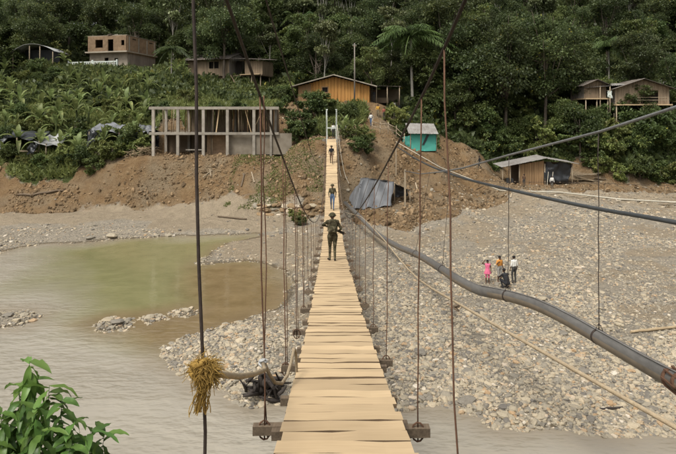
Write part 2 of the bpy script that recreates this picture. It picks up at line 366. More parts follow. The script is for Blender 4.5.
def zones(X, Y, Z, sd):
    n1 = vnoise(X, Y, 5, 21) + .6 * vnoise(X, Y, 1.8, 22) + .3 * vnoise(X, Y, .7, 23)
    bankY = np.interp(X, [-60, -23, -7, 0, 6, 10, 17, 24, 44, 75], [54, 54, 51.5, 50, 45, 47, 58, 64, 69, 70])
    vegY = np.interp(X, [-60, -30, -24, -22, -7, -6, -3, 3, 6, 11, 14, 18, 24, 33, 40, 75], [58.6, 58.6, 59, 64.0, 64.0, 63, 63, 66, 77, 69, 73, 74, 76.5, 76.5, 74.5, 73.5])
    grass = np.clip((Y - vegY + n1 * 3.0) / 1.2 + .5, 0, 1)
    px_ = np.interp(Y, [58, 62, 66, 70, 74, 80], [1.2, 2.6, 4.2, 5.2, 5.0, 6.2]); grass = np.where((np.abs(X - px_ + n1 * .6) < 1.5) & (Y > 58) & (Y < 80), 0, grass)
    earth = np.clip((Y - bankY + n1 * 2.2) / 1.5, 0, 1) * (1 - grass)
    sand = np.zeros_like(X)
    sand = np.maximum(sand, np.clip((Y - np.where(X < -17, 48.5, 46.0) + n1 * 2) / 2, 0, 1) * np.clip((-X - 3 + n1 * 4) / 4, 0, 1))
    sand = np.maximum(sand, ell(X, Y, -4.6, 41.5, 5.2, 4.4)); sand = np.maximum(sand, ell(X, Y, 12, 56, 9, 6) * np.clip(.95 + n1, 0, 1))
    sand = np.maximum(sand, ell(X, Y, 8, 44, 5, 4) * np.clip(.35 + n1 * 1.2, 0, 1)); sand = np.maximum(sand, ell(X, Y, 20, 58, 6, 3.5) * np.clip(.3 + n1 * 1.2, 0, 1))
    sand = np.maximum(sand, np.clip((Y - 56 + n1 * 5) / 6, 0, .6) * (X > 0))
    sand = np.maximum(sand, np.clip((vnoise(X, Y, 9, 81) + .7 * vnoise(X, Y, 3, 82) + .4 * vnoise(X, Y, 1.1, 83) - .12) * 3, 0, .62) * (Y > 22))
    sand = sand * (1 - earth) * (1 - grass) * (sd > -.4)
    for px, py, rx, ry, pz in PADS:
        grass = np.where((np.abs(X - px) < rx) & (np.abs(Y - py) < ry), 0, grass)
    grass = grass * (1 - np.clip(1.6 * ell(X, Y, -5.8, 67, 2.6, 5.5) * (1 + n1), 0, 1))
    earth = np.maximum(earth, np.clip((Y - bankY + n1 * 2.2) / 1.5, 0, 1) * (1 - grass))
    near = np.clip((11 - Y) / 2, 0, 1); grass = np.maximum(grass, near); earth *= 1 - near
    return sand, earth, grass
SA, EA, GR = zones(GX, GY, GZ, SD)
WET = np.clip(1 - (GZ - .0) / .10, 0, 1)
gme = np_mesh('ground', np.stack([GX.ravel(), GY.ravel(), GZ.ravel()], 1), GF, [], smooth=True)
ca = gme.color_attributes.new('zone', 'FLOAT_COLOR', 'POINT')
ca.data.foreach_set('color', np.stack([SA.ravel(), EA.ravel(), GR.ravel(), WET.ravel()], 1).astype(np.float32).ravel())
def ground_mat():
    m, nt, b = new_mat('riverbank_ground', .95, .15)
    at = nt.nodes.new('ShaderNodeAttribute'); at.attribute_name = 'zone'; sp = nt.nodes.new('ShaderNodeSeparateColor'); nt.links.new(at.outputs['Color'], sp.inputs[0])
    pos = nt.nodes.new('ShaderNodeNewGeometry').outputs['Position']
    n_f = noise(nt, pos, 9, 6, .65); n_m = noise(nt, pos, 1.3, 5, .6); n_l = noise(nt, pos, .22, 4, .55)
    vor = nt.nodes.new('ShaderNodeTexVoronoi'); vor.inputs['Scale'].default_value = 9; nt.links.new(pos, vor.inputs['Vector'])
    sep = nt.nodes.new('ShaderNodeSeparateColor'); nt.links.new(vor.outputs['Color'], sep.inputs[0])
    grav = ramp(nt, sep.outputs[0], [(0, (.13, .12, .10)), (.4, (.25, .22, .17)), (.8, (.35, .30, .225)), (1, (.42, .38, .31))])
    grav = mixc(nt, .55, grav, ramp(nt, n_m, [(.3, (.19, .165, .125)), (.7, (.34, .29, .215))]))
    sand = ramp(nt, n_m, [(.25, (.20, .16, .108)), (.5, (.27, .217, .146)), (.75, (.34, .275, .188))])
    sand = mixc(nt, .3, sand, ramp(nt, n_f, [(.3, (.17, .135, .09)), (.7, (.40, .33, .235))]))
    eart = ramp(nt, n_m, [(.2, (.075, .047, .024)), (.42, (.17, .102, .047)), (.6, (.225, .147, .072)), (.8, (.29, .218, .132))])
    eart = mixc(nt, .45, eart, ramp(nt, n_f, [(.3, (.075, .05, .028)), (.7, (.25, .168, .09))]))
    eart = mixc(nt, ramp(nt, n_l, [(.45, (0, 0, 0)), (.62, (.75, .75, .75))]), eart, ramp(nt, n_f, [(.3, (.115, .09, .056)), (.7, (.26, .205, .135))]))
    gras = ramp(nt, n_f, [(.3, (.022, .026, .009)), (.5, (.05, .062, .018)), (.75, (.10, .105, .035))])
    def edge(s, k=.5): return ramp(nt, math_(nt, 'ADD', s, math_(nt, 'MULTIPLY', math_(nt, 'SUBTRACT', n_m, .5), k)), [(.38, (0, 0, 0)), (.62, (1, 1, 1))])
    c = mixc(nt, edge(sp.outputs[0]), grav, sand); c = mixc(nt, edge(sp.outputs[1]), c, eart); c = mixc(nt, edge(sp.outputs[2], .9), c, gras)
    wet = ramp(nt, at.outputs['Alpha'], [(.35, (1, 1, 1)), (.75, (.52, .48, .42))])
    c = mixc(nt, 1.0, c, wet, 'MULTIPLY'); nt.links.new(c, b.inputs['Base Color'])
    hgt = math_(nt, 'ADD', math_(nt, 'MULTIPLY', n_f, .6), math_(nt, 'MULTIPLY', n_m, 1.2)); bump(nt, hgt, 1.0, .3, b)
    return m
gme.materials.append(ground_mat())
ground = tag(link('ground', gme), kind='structure')

# ------------------------------------------------------------------ water
wx = axis(-320, -48, 46, .5, 320, 24); wy = axis(3, 12, 50, .5, 58, 6)
WX, WY = np.meshgrid(wx, wy); ny, nx = WX.shape
ii = (np.arange(ny - 1)[:, None] * nx + np.arange(nx - 1)[None]).ravel()
wme = np_mesh('river_water', np.stack([WX.ravel(), WY.ravel(), np.zeros(WX.size)], 1), np.stack([ii, ii + 1, ii + nx + 1, ii + nx], 1), [], smooth=True)
POOL = W0([(35, 250), (120, 238), (265, 231), (300, 262), (300, 312), (230, 345), (165, 352), (110, 345), (50, 338), (35, 300)])
wob = vnoise(WX, WY, 4, 31) * 3.5 + vnoise(WX, WY, 1.6, 32) * 1.4
pool = np.clip((sdist(WX.ravel(), WY.ravel(), POOL) + wob.ravel() + 1.5) / 5.0, 0, 1)
depth = -terrain(WX, WY).ravel()
BR = W0([(95, 332), (60, 325), (110, 315), (190, 302), (196, 268), (235, 262), (285, 262), (300, 300), (260, 320), (190, 345), (150, 345)])
brown = np.clip((sdist(WX.ravel(), WY.ravel(), BR) + wob.ravel() * .5 + 1.2) / 2.4, 0, 1)
shallow = np.clip(1 - depth / .22, 0, 1)
ca = wme.color_attributes.new('zone', 'FLOAT_COLOR', 'POINT')
ca.data.foreach_set('color', np.stack([pool, brown, shallow, np.ones_like(pool)], 1).astype(np.float32).ravel())
def water_mat():
    m, nt, b = new_mat('silty_river_water', .06, .5); b.inputs['IOR'].default_value = 1.33
    at = nt.nodes.new('ShaderNodeAttribute'); at.attribute_name = 'zone'; sp = nt.nodes.new('ShaderNodeSeparateColor'); nt.links.new(at.outputs['Color'], sp.inputs[0])
    pos = nt.nodes.new('ShaderNodeNewGeometry').outputs['Position']
    streak = noise(nt, mapping(nt, pos, (.10, .22, 1)), 1.0, 3, .5); fine = noise(nt, pos, .8, 5, .6)
    mud = ramp(nt, streak, [(.3, (.245, .22, .172)), (.7, (.30, .272, .215))])
    oliv = ramp(nt, fine, [(.3, (.150, .143, .066)), (.7, (.19, .178, .086))])  # olive of the still pool, with the hillside's reflection put into its base colour
    brn = ramp(nt, fine, [(.3, (.13, .092, .042)), (.7, (.195, .142, .072))])
    c = mixc(nt, sp.outputs[0], mud, oliv); c = mixc(nt, sp.outputs[1], c, brn)
    c = mixc(nt, math_(nt, 'MULTIPLY', sp.outputs[2], .55), c, (.17, .125, .075))
    nt.links.new(c, b.inputs['Base Color'])
    calm = math_(nt, 'SUBTRACT', 1.0, math_(nt, 'MULTIPLY', sp.outputs[0], .85))
    rip = noise(nt, mapping(nt, pos, (.7, 1.5, 1)), 2.0, 2, .5); rip2 = noise(nt, mapping(nt, pos, (1.0, 1.5, 1)), 4.2, 2, .5)
    gust = ramp(nt, noise(nt, mapping(nt, pos, (.16, .4, 1)), 1.0, 3, .5), [(.35, (.3, .3, .3)), (.65, (1, 1, 1))]); calm = math_(nt, 'MULTIPLY', calm, gust)
    h = math_(nt, 'MULTIPLY', math_(nt, 'ADD', rip, math_(nt, 'MULTIPLY', rip2, .22)), calm); bump(nt, h, 1.0, .13, b)
    return m
wme.materials.append(water_mat())
tag(link('river_water', wme), kind='structure')

# ------------------------------------------------------------------ gravel: countless stones, and the big ones singly
def stone_mesh(seed):
    r = np.random.default_rng(seed); import bmesh
    bm = bmesh.new(); bmesh.ops.create_icosphere(bm, subdivisions=2, radius=1)
    ph = r.uniform(0, 6, 9); fr = r.uniform(1.2, 2.4, 9)
    for v in bm.verts:
        x, y, z = v.co; k = 1 + .16 * math.sin(fr[0] * x * 2 + ph[0]) * math.sin(fr[1] * y * 2 + ph[1]) + .13 * math.sin(fr[2] * z * 2.5 + ph[2] + x * fr[3]) + r.uniform(-.06, .06)
        v.co = v.co * k
        if v.co.z > .55: v.co.z = .55 + (v.co.z - .55) * .4
    me = bpy.data.meshes.new('stone'); bm.to_mesh(me); bm.free(); me.materials.append(M['stone']); return me
stone_me = [stone_mesh(50 + i) for i in range(7)]
def land_points(n, y0, y1, xlim=1.12):
    """random spots on the gravel, thicker near the camera"""
    u = rng.random(n); Y = 1 / (1 / y0 + (1 / y1 - 1 / y0) * u); X = (rng.random(n) * 2 - 1) * .63 * xlim * Y
    return X, Y
def gravel_cloud(n):
    X, Y = land_points(n, 15.0, 74.0); Z, s = terrain(X, Y, True); sa, ea, gr = zones(X, Y, Z, s)
    dens = np.where(s > -.25, 1, 0) * (1 - .88 * sa) * (1 - .80 * ea) * (1 - gr) * np.where(X < -9, np.clip(1.2 - (Y - 44) / 5, .12, 1), 1)
    dens = dens * np.clip(.65 + 1.4 * vnoise(X, Y, 2.2, 41), .12, 1) * np.clip(1 - (Z - 1.0) / 3, .3, 1)
    k = rng.random(n) < dens; return X[k], Y[k], Z[k], s[k]
gx, gy, gz_, gs = gravel_cloud(330000)
n = len(gx); size = np.exp(rng.normal(math.log(.033), .52, n)); size = np.clip(size, .015, .13) * np.where(gy > 36, np.clip(gy / 36, 1, 1.7), 1)
scl = size[:, None] * np.stack([rng.uniform(.85, 1.5, n), rng.uniform(.8, 1.2, n), rng.uniform(.38, .75, n)], 1)
rot = np.stack([rng.normal(0, .25, n), rng.normal(0, .25, n), rng.uniform(0, 6.3, n)], 1)
pm = bpy.data.meshes.new('gravel'); pm.vertices.add(n)
pm.vertices.foreach_set('co', np.stack([gx, gy, gz_ + scl[:, 2] * .25], 1).astype(np.float32).ravel())
for nm, ty, arr in (('scl', 'FLOAT_VECTOR', scl), ('rot', 'FLOAT_VECTOR', rot)):
    a = pm.attributes.new(nm, ty, 'POINT'); a.data.foreach_set('vector', arr.astype(np.float32).ravel())
gob = tag(link('gravel', pm), 'countless grey and tan river stones covering the broad gravel bar', 'gravel', kind='stuff')
ng = bpy.data.node_groups.new('scatter_stones', 'GeometryNodeTree')
ng.interface.new_socket('Geometry', in_out='INPUT', socket_type='NodeSocketGeometry'); ng.interface.new_socket('Geometry', in_out='OUTPUT', socket_type='NodeSocketGeometry')
gi = ng.nodes.new('NodeGroupInput'); go = ng.nodes.new('NodeGroupOutput'); iop = ng.nodes.new('GeometryNodeInstanceOnPoints'); g2i = ng.nodes.new('GeometryNodeGeometryToInstance')
for k in range(5):
    ico = ng.nodes.new('GeometryNodeMeshIcoSphere'); ico.inputs['Radius'].default_value = 1; ico.inputs['Subdivisions'].default_value = 2
    nz = ng.nodes.new('ShaderNodeTexNoise'); nz.noise_dimensions = '4D'; nz.inputs['Scale'].default_value = 1.1; nz.inputs['W'].default_value = k * 7.7 + 1
    sb = ng.nodes.new('ShaderNodeVectorMath'); sb.operation = 'SUBTRACT'; sb.inputs[1].default_value = (.5, .5, .5)
    ml = ng.nodes.new('ShaderNodeVectorMath'); ml.operation = 'SCALE'; ml.inputs['Scale'].default_value = 1.5
    sp_ = ng.nodes.new('GeometryNodeSetPosition'); sm_ = ng.nodes.new('GeometryNodeSetMaterial'); sm_.inputs['Material'].default_value = M['stone']
    L = ng.links.new
    L(nz.outputs['Color'], sb.inputs[0]); L(sb.outputs[0], ml.inputs[0]); L(ml.outputs[0], sp_.inputs['Offset']); L(ico.outputs['Mesh'], sp_.inputs['Geometry'])
    L(sp_.outputs[0], sm_.inputs['Geometry']); L(sm_.outputs[0], g2i.inputs[0])
def named(nm, ty):
    a = ng.nodes.new('GeometryNodeInputNamedAttribute'); a.data_type = ty; a.inputs['Name'].default_value = nm; return a.outputs[0]
rv = ng.nodes.new('FunctionNodeRandomValue'); rv.data_type = 'INT'; rv.inputs['Min'].default_value = 0; rv.inputs['Max'].default_value = 4
e2r = ng.nodes.new('FunctionNodeEulerToRotation'); L(named('rot', 'FLOAT_VECTOR'), e2r.inputs[0])
iop.inputs['Pick Instance'].default_value = True
L(gi.outputs[0], iop.inputs['Points']); L(g2i.outputs[0], iop.inputs['Instance']); L([o for o in rv.outputs if o.type == 'INT'][0], iop.inputs['Instance Index'])
L(e2r.outputs[0], iop.inputs['Rotation']); L(named('scl', 'FLOAT_VECTOR'), iop.inputs['Scale']); L(iop.outputs[0], go.inputs[0])
gob.modifiers.new('scatter', 'NODES').node_group = ng

# clods and rubble on the bare earth
X, Y = land_points(60000, 44.0, 76.0); Z, s_ = terrain(X, Y, True); sa, ea, gr = zones(X, Y, Z, s_); k = (ea > .4) & (rng.random(len(X)) < np.clip(.35 + 1.6 * vnoise(X, Y, 2.5, 45), .05, 1)); n = int(k.sum())
size = np.clip(np.exp(rng.normal(math.log(.07), .5, n)), .03, .3); scl = size[:, None] * np.stack([rng.uniform(.85, 1.5, n), rng.uniform(.8, 1.2, n), rng.uniform(.5, .9, n)], 1); rot = rng.uniform(0, 6.3, (n, 3))
pm = bpy.data.meshes.new('rubble'); pm.vertices.add(n); pm.vertices.foreach_set('co', np.stack([X[k], Y[k], Z[k] + size * .2], 1).astype(np.float32).ravel())
for nm, arr in (('scl', scl), ('rot', rot)): a = pm.attributes.new(nm, 'FLOAT_VECTOR', 'POINT'); a.data.foreach_set('vector', arr.astype(np.float32).ravel())
rob = tag(link('rubble', pm), 'brown clods and rubble strewn over the bare earth banks', 'rubble', kind='stuff')
ng2 = ng.copy(); rob.modifiers.new('scatter', 'NODES').node_group = ng2
M['clod'] = mat('earth_clod', (.26, .18, .10), (.12, .08, .045), 6, .95, rnd=.6)
for nd in ng2.nodes:
    if nd.bl_idname == 'GeometryNodeSetMaterial': nd.inputs['Material'].default_value = M['clod']

def put_stone(x, y, s, flat=.6, rz=None, i=None, sink=.2):
    z = gz(x, y); h = s * flat
    return link('stone', random.choice(stone_me) if i is None else stone_me[i], ground, (x, y, max(z, -.05) + h * (.5 - sink)), (random.gauss(0, .12), random.gauss(0, .12), rz if rz is not None else random.uniform(0, 6.3)), (s * random.uniform(.9, 1.35), s * random.uniform(.8, 1.1), h))
for px, py, s in ((468, 404, .26), (504, 419, .22), (526, 407, .16), (576, 414, .17), (594, 404, .16), (432, 405, .15), (455, 385, .16), (446, 398, .18), (404, 400, .16), (412, 400, .15), (515, 424, .12), (547, 414, .12), (480, 396, .13), (640, 425, .14), (660, 350, .16), (656, 343, .13),
                   (622, 415, .12), (283, 398, .15), (240, 390, .15), (230, 384, .13), (108, 322, .26), (118, 325, .32), (127, 321, .2), (112, 329, .18), (150, 319, .22), (158, 320, .14), (186, 312, .22), (178, 314, .14), (8, 319, .2), (24, 317, .24), (33, 321, .17), (16, 323, .2), (-4, 318, .22), (112, 238, .5), (168, 236, .3), (90, 240, .3)):
    q = W0([(px, py)])[0]; put_stone(q[0], q[1], s)
X, Y = land_points(1500, 16.5, 48); Z, s_ = terrain(X, Y, True); sa, ea, gr = zones(X, Y, Z, s_); k = (s_ > .15) & (sa < .3) & (ea < .2) & (rng.random(len(X)) < .7)
for x, y in list(zip(X[k], Y[k]))[:230]: put_stone(x, y, float(np.clip(np.exp(rng.normal(math.log(.125), .3)), .09, .24)), random.uniform(.4, .75))
#MORE

# ------------------------------------------------------------------ the footbridge
_dz = interp([-6, 0, 3.83, 6.2, 10, 14.2, 19.3, 26, 33, 41, 48.6, 53, 57], [CZ - h for h in (.35, 1.5, 2.38, 2.92, 3.65, 4.3, 5.1, 5.9, 6.2, 6.0, 5.0, 3.75, 2.22)])
def deckz(y): return float(_dz(y))
def deckx(y): return .10 - .0137 * y
def decka(y): return math.atan2(deckz(y + .3) - deckz(y - .3), .6)
bridge = empty('footbridge', (0, 0, 0), 0, 'long plank suspension footbridge with rusty cables crossing the river', 'footbridge')
def plank_me(seed):
    r = np.random.default_rng(seed); b = MB(); L = r.uniform(.965, 1.03); w = r.uniform(.214, .230); t = .036; n = 6
    xs_ = np.linspace(-L / 2, L / 2, n); e0 = r.normal(0, .0025, n); e1 = r.normal(0, .0025, n); zz = r.normal(0, .0025, n) + .006 * (xs_ / L) ** 2 * r.choice([-1, 1])
    off = r.normal(0, .012); V = []
    for i, x in enumerate(xs_): V += [(x + off, -w / 2 + e0[i], zz[i]), (x + off, w / 2 + e1[i], zz[i]), (x + off, w / 2 + e1[i], zz[i] - t), (x + off, -w / 2 + e0[i], zz[i] - t)]
    Fs = [(0, 1, 2, 3), tuple(4 * (n - 1) + k for k in (3, 2, 1, 0))]
    for i in range(n - 1): Fs += [(4 * i + k, 4 * i + 4 + k, 4 * i + 4 + (k + 1) % 4, 4 * i + (k + 1) % 4) for k in range(4)]
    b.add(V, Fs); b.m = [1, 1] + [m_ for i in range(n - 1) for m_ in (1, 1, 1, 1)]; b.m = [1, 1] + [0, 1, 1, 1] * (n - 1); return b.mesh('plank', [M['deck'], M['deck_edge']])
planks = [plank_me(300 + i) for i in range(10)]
y = -1.5
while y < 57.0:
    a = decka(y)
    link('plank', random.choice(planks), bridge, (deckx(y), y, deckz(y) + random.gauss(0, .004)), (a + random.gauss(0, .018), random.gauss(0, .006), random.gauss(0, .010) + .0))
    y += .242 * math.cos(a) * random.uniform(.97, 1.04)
lh = [2.6 + 2.2 * k for k in range(25)]; rh = [3.2, 4.75] + [7.4 + 2.2 * k for k in range(22)]
beams = [(y, .76, .60) for y in lh] + [(y, .60, .76) for y in rh] + [(y, .62, .61) for y in (1.4, 3.75, 5.7, 8.1, 10.3, 12.6, 15.0)]
for y, l, r_ in beams:
    x = deckx(y); z = deckz(y) - .17; w = random.uniform(.06, .085)
    MB().bar((x - l - random.uniform(-.04, .03), y + random.gauss(0, .03), z + random.gauss(0, .012)), (x + r_ + random.uniform(-.04, .03), y + random.gauss(0, .03), z + random.gauss(0, .012)), w, .08).build('cross_beam', M['oldwood'], bridge)
yy = np.linspace(-1.5, 57, 90)
for s in (-1, 1):
    b = MB()
    for i in range(89):
        p = [(deckx(q) + s * .43, q, deckz(q) - .083) for q in (yy[i], yy[i + 1])]; b.bar(p[0], p[1], .06, .085)
    b.build('stringer', M['oldwood'], bridge)
_ca = interp([-5, 3.3, 4.8, 7.1, 12, 20, 30, 40, 50, 57.4], [13.5, 10.72, 10.2, 9.45, 7.95, 6.15, 5.05, 5.5, 8.0, 10.7])
_cc = interp([-5, 3.2, 3.8, 7.5, 13, 20, 30, 40, 50, 57.4], [13.6, 10.72, 10.5, 9.38, 7.9, 6.3, 5.1, 5.5, 8.0, 10.7])
_cb = interp([-5, 5, 9, 18, 30, 44, 57.4], [13.4, 11.1, 10.3, 8.6, 7.5, 8.3, 10.75])
def ca_(y): return (deckx(y) - .75 + .0045 * y, y, float(_ca(y)))
def cc_(y): return (deckx(y) + .72 - .0042 * y, y, float(_cc(y)))
def cb_(y): return (deckx(y) - .72 + .0042 * y, y, float(_cb(y)))
yy = np.linspace(-5, 57.4, 80)
for f, r_ in ((ca_, .0125), (cc_, .0125), (cb_, .009)): MB().tube([f(q) for q in yy], r_, 8).build('suspension_cable', M['steel'], bridge)
def wire(p, q, r_, name='hanger', m='rust', wob=.006, parent=bridge):
    p = np.array(p); q = np.array(q); n = 9; t = np.linspace(0, 1, n)[:, None]; pts = p + (q - p) * t
    pts[1:-1, 0] += np.random.default_rng(int(abs(p[1] * 977)) + 3).normal(0, wob, n - 2); pts[1:-1, 1] += np.random.default_rng(int(abs(p[1] * 577))).normal(0, wob, n - 2)
    return MB().tube(pts, r_, 6).build(name, M[m], parent)
for y in lh:
    x = deckx(y) - .70 + (.0025 * y); top = ca_(y)
    if y < 3: x = deckx(y) - .705; top = (x - .06, y, ca_(y)[2])
    wire((x, y, deckz(y) - .25), top, .0075 if y > 3 else .0085, m='rust' if y > 3 else 'steel')
    if 3 < y < 12: wire((x + .02 + random.uniform(-.01, .02), y + .02, deckz(y) - .24), (top[0] + .03, y + .03, top[2]), .0055)
    MB().tube([(x + .055 * math.cos(t), y, deckz(y) - .17 + .085 * math.sin(t)) for t in np.linspace(0, 6.3, 12)], .008, 5, cap=False).build('beam_tie', M['rust'], bridge)
for k, y in enumerate(rh):
    x = deckx(y) + .68 - .0025 * y; ty = y + (.62 if k == 0 else 0)
    if k == 0: x = deckx(y) + .665
    wire((x, y, deckz(y) - .25), cc_(ty), .0065)
    MB().tube([(x + .055 * math.cos(t), y, deckz(y) - .17 + .085 * math.sin(t)) for t in np.linspace(0, 6.3, 12)], .008, 5, cap=False).build('beam_tie', M['rust'], bridge)
# handrail ropes
_rr = interp([-5, 1.5, 3.2, 4.75, 8, 13, 20, 30, 42, 50, 57.2], [10.5, 9.05, 8.86, 8.56, 8.2, 7.6, 6.45, 5.0, 5.3, 6.5, 9.0])
MB().tube([(cc_(q)[0] + .0 + .33 * max(0, 3.2 - q) * .55, q, float(_rr(q))) for q in np.linspace(-1, 57.2, 90)], .0082, 8).build('handrail_rope', M['rope'], bridge)
lx = deckx(2.6) - .72
lrope = [(lx, 2.6, 8.79), (lx + .04, 2.9, 8.62), (lx + .05, 3.3, 8.42), (lx + .05, 3.9, 8.15), (lx + .045, 4.5, 7.9), (deckx(4.8) - .70, 4.8, 7.82)]
MB().tube(lrope, .018, 9).build('handrail_rope', M['rope'], bridge)
x4 = deckx(4.8) - .69
MB().tube([(x4, 4.8, 7.82), (x4 + .03, 4.9, 7.68), (x4 + .06, 5.1, 7.50), (x4 + .10, 5.35, 7.37), (x4 + .13, 5.6, 7.33), (x4 + .15, 5.85, 7.36), (x4 + .165, 6.05, 7.42), (x4 + .17, 6.2, 7.3), (x4 + .175, 6.25, 7.1), (x4 + .18, 6.25, 6.9)], .017, 9).build('handrail_rope', M['rope'], bridge)
_lr = interp([7, 12, 20, 30, 42, 50, 57.2], [7.75, 7.1, 6.0, 4.9, 5.2, 6.4, 9.0])
MB().tube([(ca_(q)[0], q, float(_lr(q))) for q in np.linspace(7, 57.2, 70)], .005, 6).build('handrail_rope', M['rope'], bridge)
def knot(c, r_, turns, m, name, seed=0):
    r = np.random.default_rng(seed); t = np.linspace(0, turns * 2 * math.pi, turns * 14)
    rr = r_ * (.75 + .25 * np.sin(t * .37 + 1)); ph = t * .31
    pts = np.array(c) + np.stack([rr * np.cos(t) * np.cos(ph * .5), rr * np.sin(t) * .8, rr * np.sin(ph) * .9 + rr * np.cos(t) * .35], 1)
    return MB().tube(pts, r_ * .3, 7).build(name, m, bridge)
knot((lx + .0, 2.58, 8.80), .048, 5, M['yrope'], 'rope_knot', 1)
# the frayed bundle of yellow strands on that knot
b = MB(); r = np.random.default_rng(5)
for i in range(700):
    a = r.uniform(0, 6.28); el_ = r.uniform(-.9, 1.3); d = np.array([math.cos(a) * math.cos(el_) * 1.1, math.sin(a) * math.cos(el_), math.sin(el_) * .9])
    p = np.array([lx + .02, 2.57, 8.80]) + d * r.uniform(.01, .045); L_ = r.uniform(.04, .11); pts = [p]; v = d * .5 + r.normal(0, .5, 3)
    v[0] += .15
    for s in range(5):
        v = v * .8 + r.normal(0, .5, 3) + np.array([0.02, 0, -.24]); pts.append(pts[-1] + v / np.linalg.norm(v) * L_ / 5)
    b.tube(pts, [.0022, .0022, .002, .0018, .0015, .001], 3, cap=False)
for i in range(40):
    p = np.array([lx + .015 + r.normal(0, .012), 2.575, 8.745]); pts = [p]
    for s in range(7): pts.append(pts[-1] + np.array([r.normal(-.003, .006), r.normal(0, .006), -.021]))
    b.tube(pts, .0026, 3, cap=False)
tag(b.build('frayed_strands', M['yrope'], bridge), kind='stuff')
knot((x4 - .01, 4.79, 7.83), .035, 4, M['pale_tarp'], 'rope_knot', 2)
knot((deckx(3.3) + .665, 3.28, 8.85), .018, 4, M['oldwood'], 'rope_knot', 3)
# far portal: two painted posts with a cap beam and braces, two more at the near end
for s in (-1, 1):
    x = deckx(57.4) + s * .50
    MB().bar((x, 57.4, 7.0), (x + s * .02, 57.4, 10.85), .14, .14).bar((x, 57.4, 10.85), (x, 57.4, 10.95), .2, .2).build('tower_post', M['white_paint'], bridge)
    MB().tube([ca_(57.4) if s < 0 else cc_(57.4), (deckx(60) + s * 1.0, 62, 9.4), (deckx(64) + s * 1.6, 67, gz(deckx(64) + s * 1.6, 67))], .016, 6).build('back_stay', M['steel'], bridge)
    MB().bar((s * 1.05 + .1, -5, 7.9), (s * 1.05 + .1, -5, 13.8), .22, .22).build('tower_post', M['oldwood'], bridge)
MB().bar((deckx(57.4) - .6, 57.4, 8.95), (deckx(57.4) + .6, 57.4, 8.95), .10, .12).build('tower_brace', M['white_paint'], bridge)
MB().box((deckx(58.6), 58.9, 7.62), (2.0, 2.6, .3)).build('landing_slab', M['concrete_wall'], bridge)
# loose white ropes hanging from the far portal
for k, (x0, x1, y1, z1) in enumerate(((.55, .95, 53.5, 4.2), (.6, 1.7, 52.8, 3.6))):
    t = np.linspace(0, 1, 14); a = np.array([deckx(57) + x0, 57.2, 9.3]); e = np.array([deckx(53) + x1, y1, z1])
    pts = a + (e - a) * t[:, None]; pts[:, 2] -= 1.3 * np.sin(t * math.pi)
    MB().tube(pts, .022, 6).build('loose_rope', M['palepipe'], bridge)

# ------------------------------------------------------------------ the hung pipeline to the right of the bridge
wp = empty('water_pipe', (0, 0, 0), 0, 'thick grey plastic water pipe slung across the river on a cable', 'pipe')
pip = [(800, 436, 7.2), (735, 408, 8.6), (676, 381, 10.4), (640, 361, 11.8), (600, 338, 13.4), (565, 318, 15.0), (535, 304, 16.4), (508, 296, 17.8), (480, 290.5, 19.6), (462, 282, 21.5), (440, 268, 25), (420, 256, 30), (395, 245, 36), (374, 231, 42), (358, 215, 46), (345, 203, 51.0)]
pp = np.array([P(*q) for q in pip]); pp = np.vstack([[8.2, 3.0, 6.3], pp])
s_ = np.concatenate([[0], np.cumsum(np.linalg.norm(np.diff(pp, axis=0), axis=1))]); q_ = np.linspace(0, s_[-1], 120)
pc = np.stack([interp(s_, pp[:, k])(q_) for k in range(3)], 1)
pf = lambda d: np.array([np.interp(d, pc[:, 1], pc[:, k]) for k in range(3)])
b = MB(); b.tube(pc, .18, 20); pipe_o = b.build('pipe', M['pipe'], wp)
mi = []
ring = np.array([v for v in b.v[:120 * 20]]).reshape(120, 20, 3)
sc_ = ring.mean(1)
mesh_ = pipe_o.data; mesh_.materials.append(M['pipe_mud'])
for pol in mesh_.polygons:
    c_ = pol.center; dz = c_.z - np.interp(c_.y, pc[:, 1], pc[:, 2])
    if dz < .02 and vnoise(np.array([c_.y]), np.array([c_.z]), 1.3, 9)[0] > -.1: pol.material_index = 1
for d in (10.15, 10.5):
    p = pf(d); q = pf(d + .05); MB().tube([p - (q - p) * .5, p, q, q + (q - p) * .5], .20, 18).build('pipe_collar', M['rust'], wp)
p = pf(10.3); bb = MB()
for a in np.linspace(0, 6.28, 9)[:-1]: bb.bar(p + np.array([.21 * math.cos(a), -.22, .21 * math.sin(a)]), p + np.array([.21 * math.cos(a), .22, .21 * math.sin(a)]), .03, .03)
bb.build('collar_bolts', M['rust'], wp)
for d in (13.45, 17.8, 24.5, 31): p = pf(d); q = pf(d + .06); MB().tube([p, q], .192, 16).build('pipe_strap', M['steel'], wp)
scab = [(900, 55, 7.5), (760, 86, 9.2), (676, 107, 10.6), (600, 131.5, 13.4), (509, 155, 17.8), (463, 168, 22.0), (440, 172, 27), (420, 174, 36), (405, 171, 50)]
sp_ = np.vstack([[9.0, 1.5, 11.8], [P(*q) for q in scab]])
scf = lambda d: np.array([np.interp(d, sp_[:, 1], sp_[:, k]) for k in range(3)])
MB().tube(sp_, .034, 10).build('support_cable', M['cable'], wp)
for d in (9.4, 13.45, 17.8, 24.5, 31): wire(pf(d) + np.array([0, 0, .17]), scf(d), .011, m='steel', parent=wp); p = pf(d); MB().tube([p + np.array([-.17, 0, .02]), p + np.array([0, 0, .36]), p + np.array([.17, 0, .02])], .012, 6).build('sling', M['steel'], wp)
gw = np.array([pf(d) + np.array([-.06, 0, .20]) for d in np.linspace(8, 19.4, 12)]); MB().tube(gw, .014, 6).build('guide_wire', M['zinc'], wp)
MB().bar((9.0, 1.5, 7.0), (9.0, 1.5, 12.0), .25, .25).build('near_post', M['oldwood'], wp)
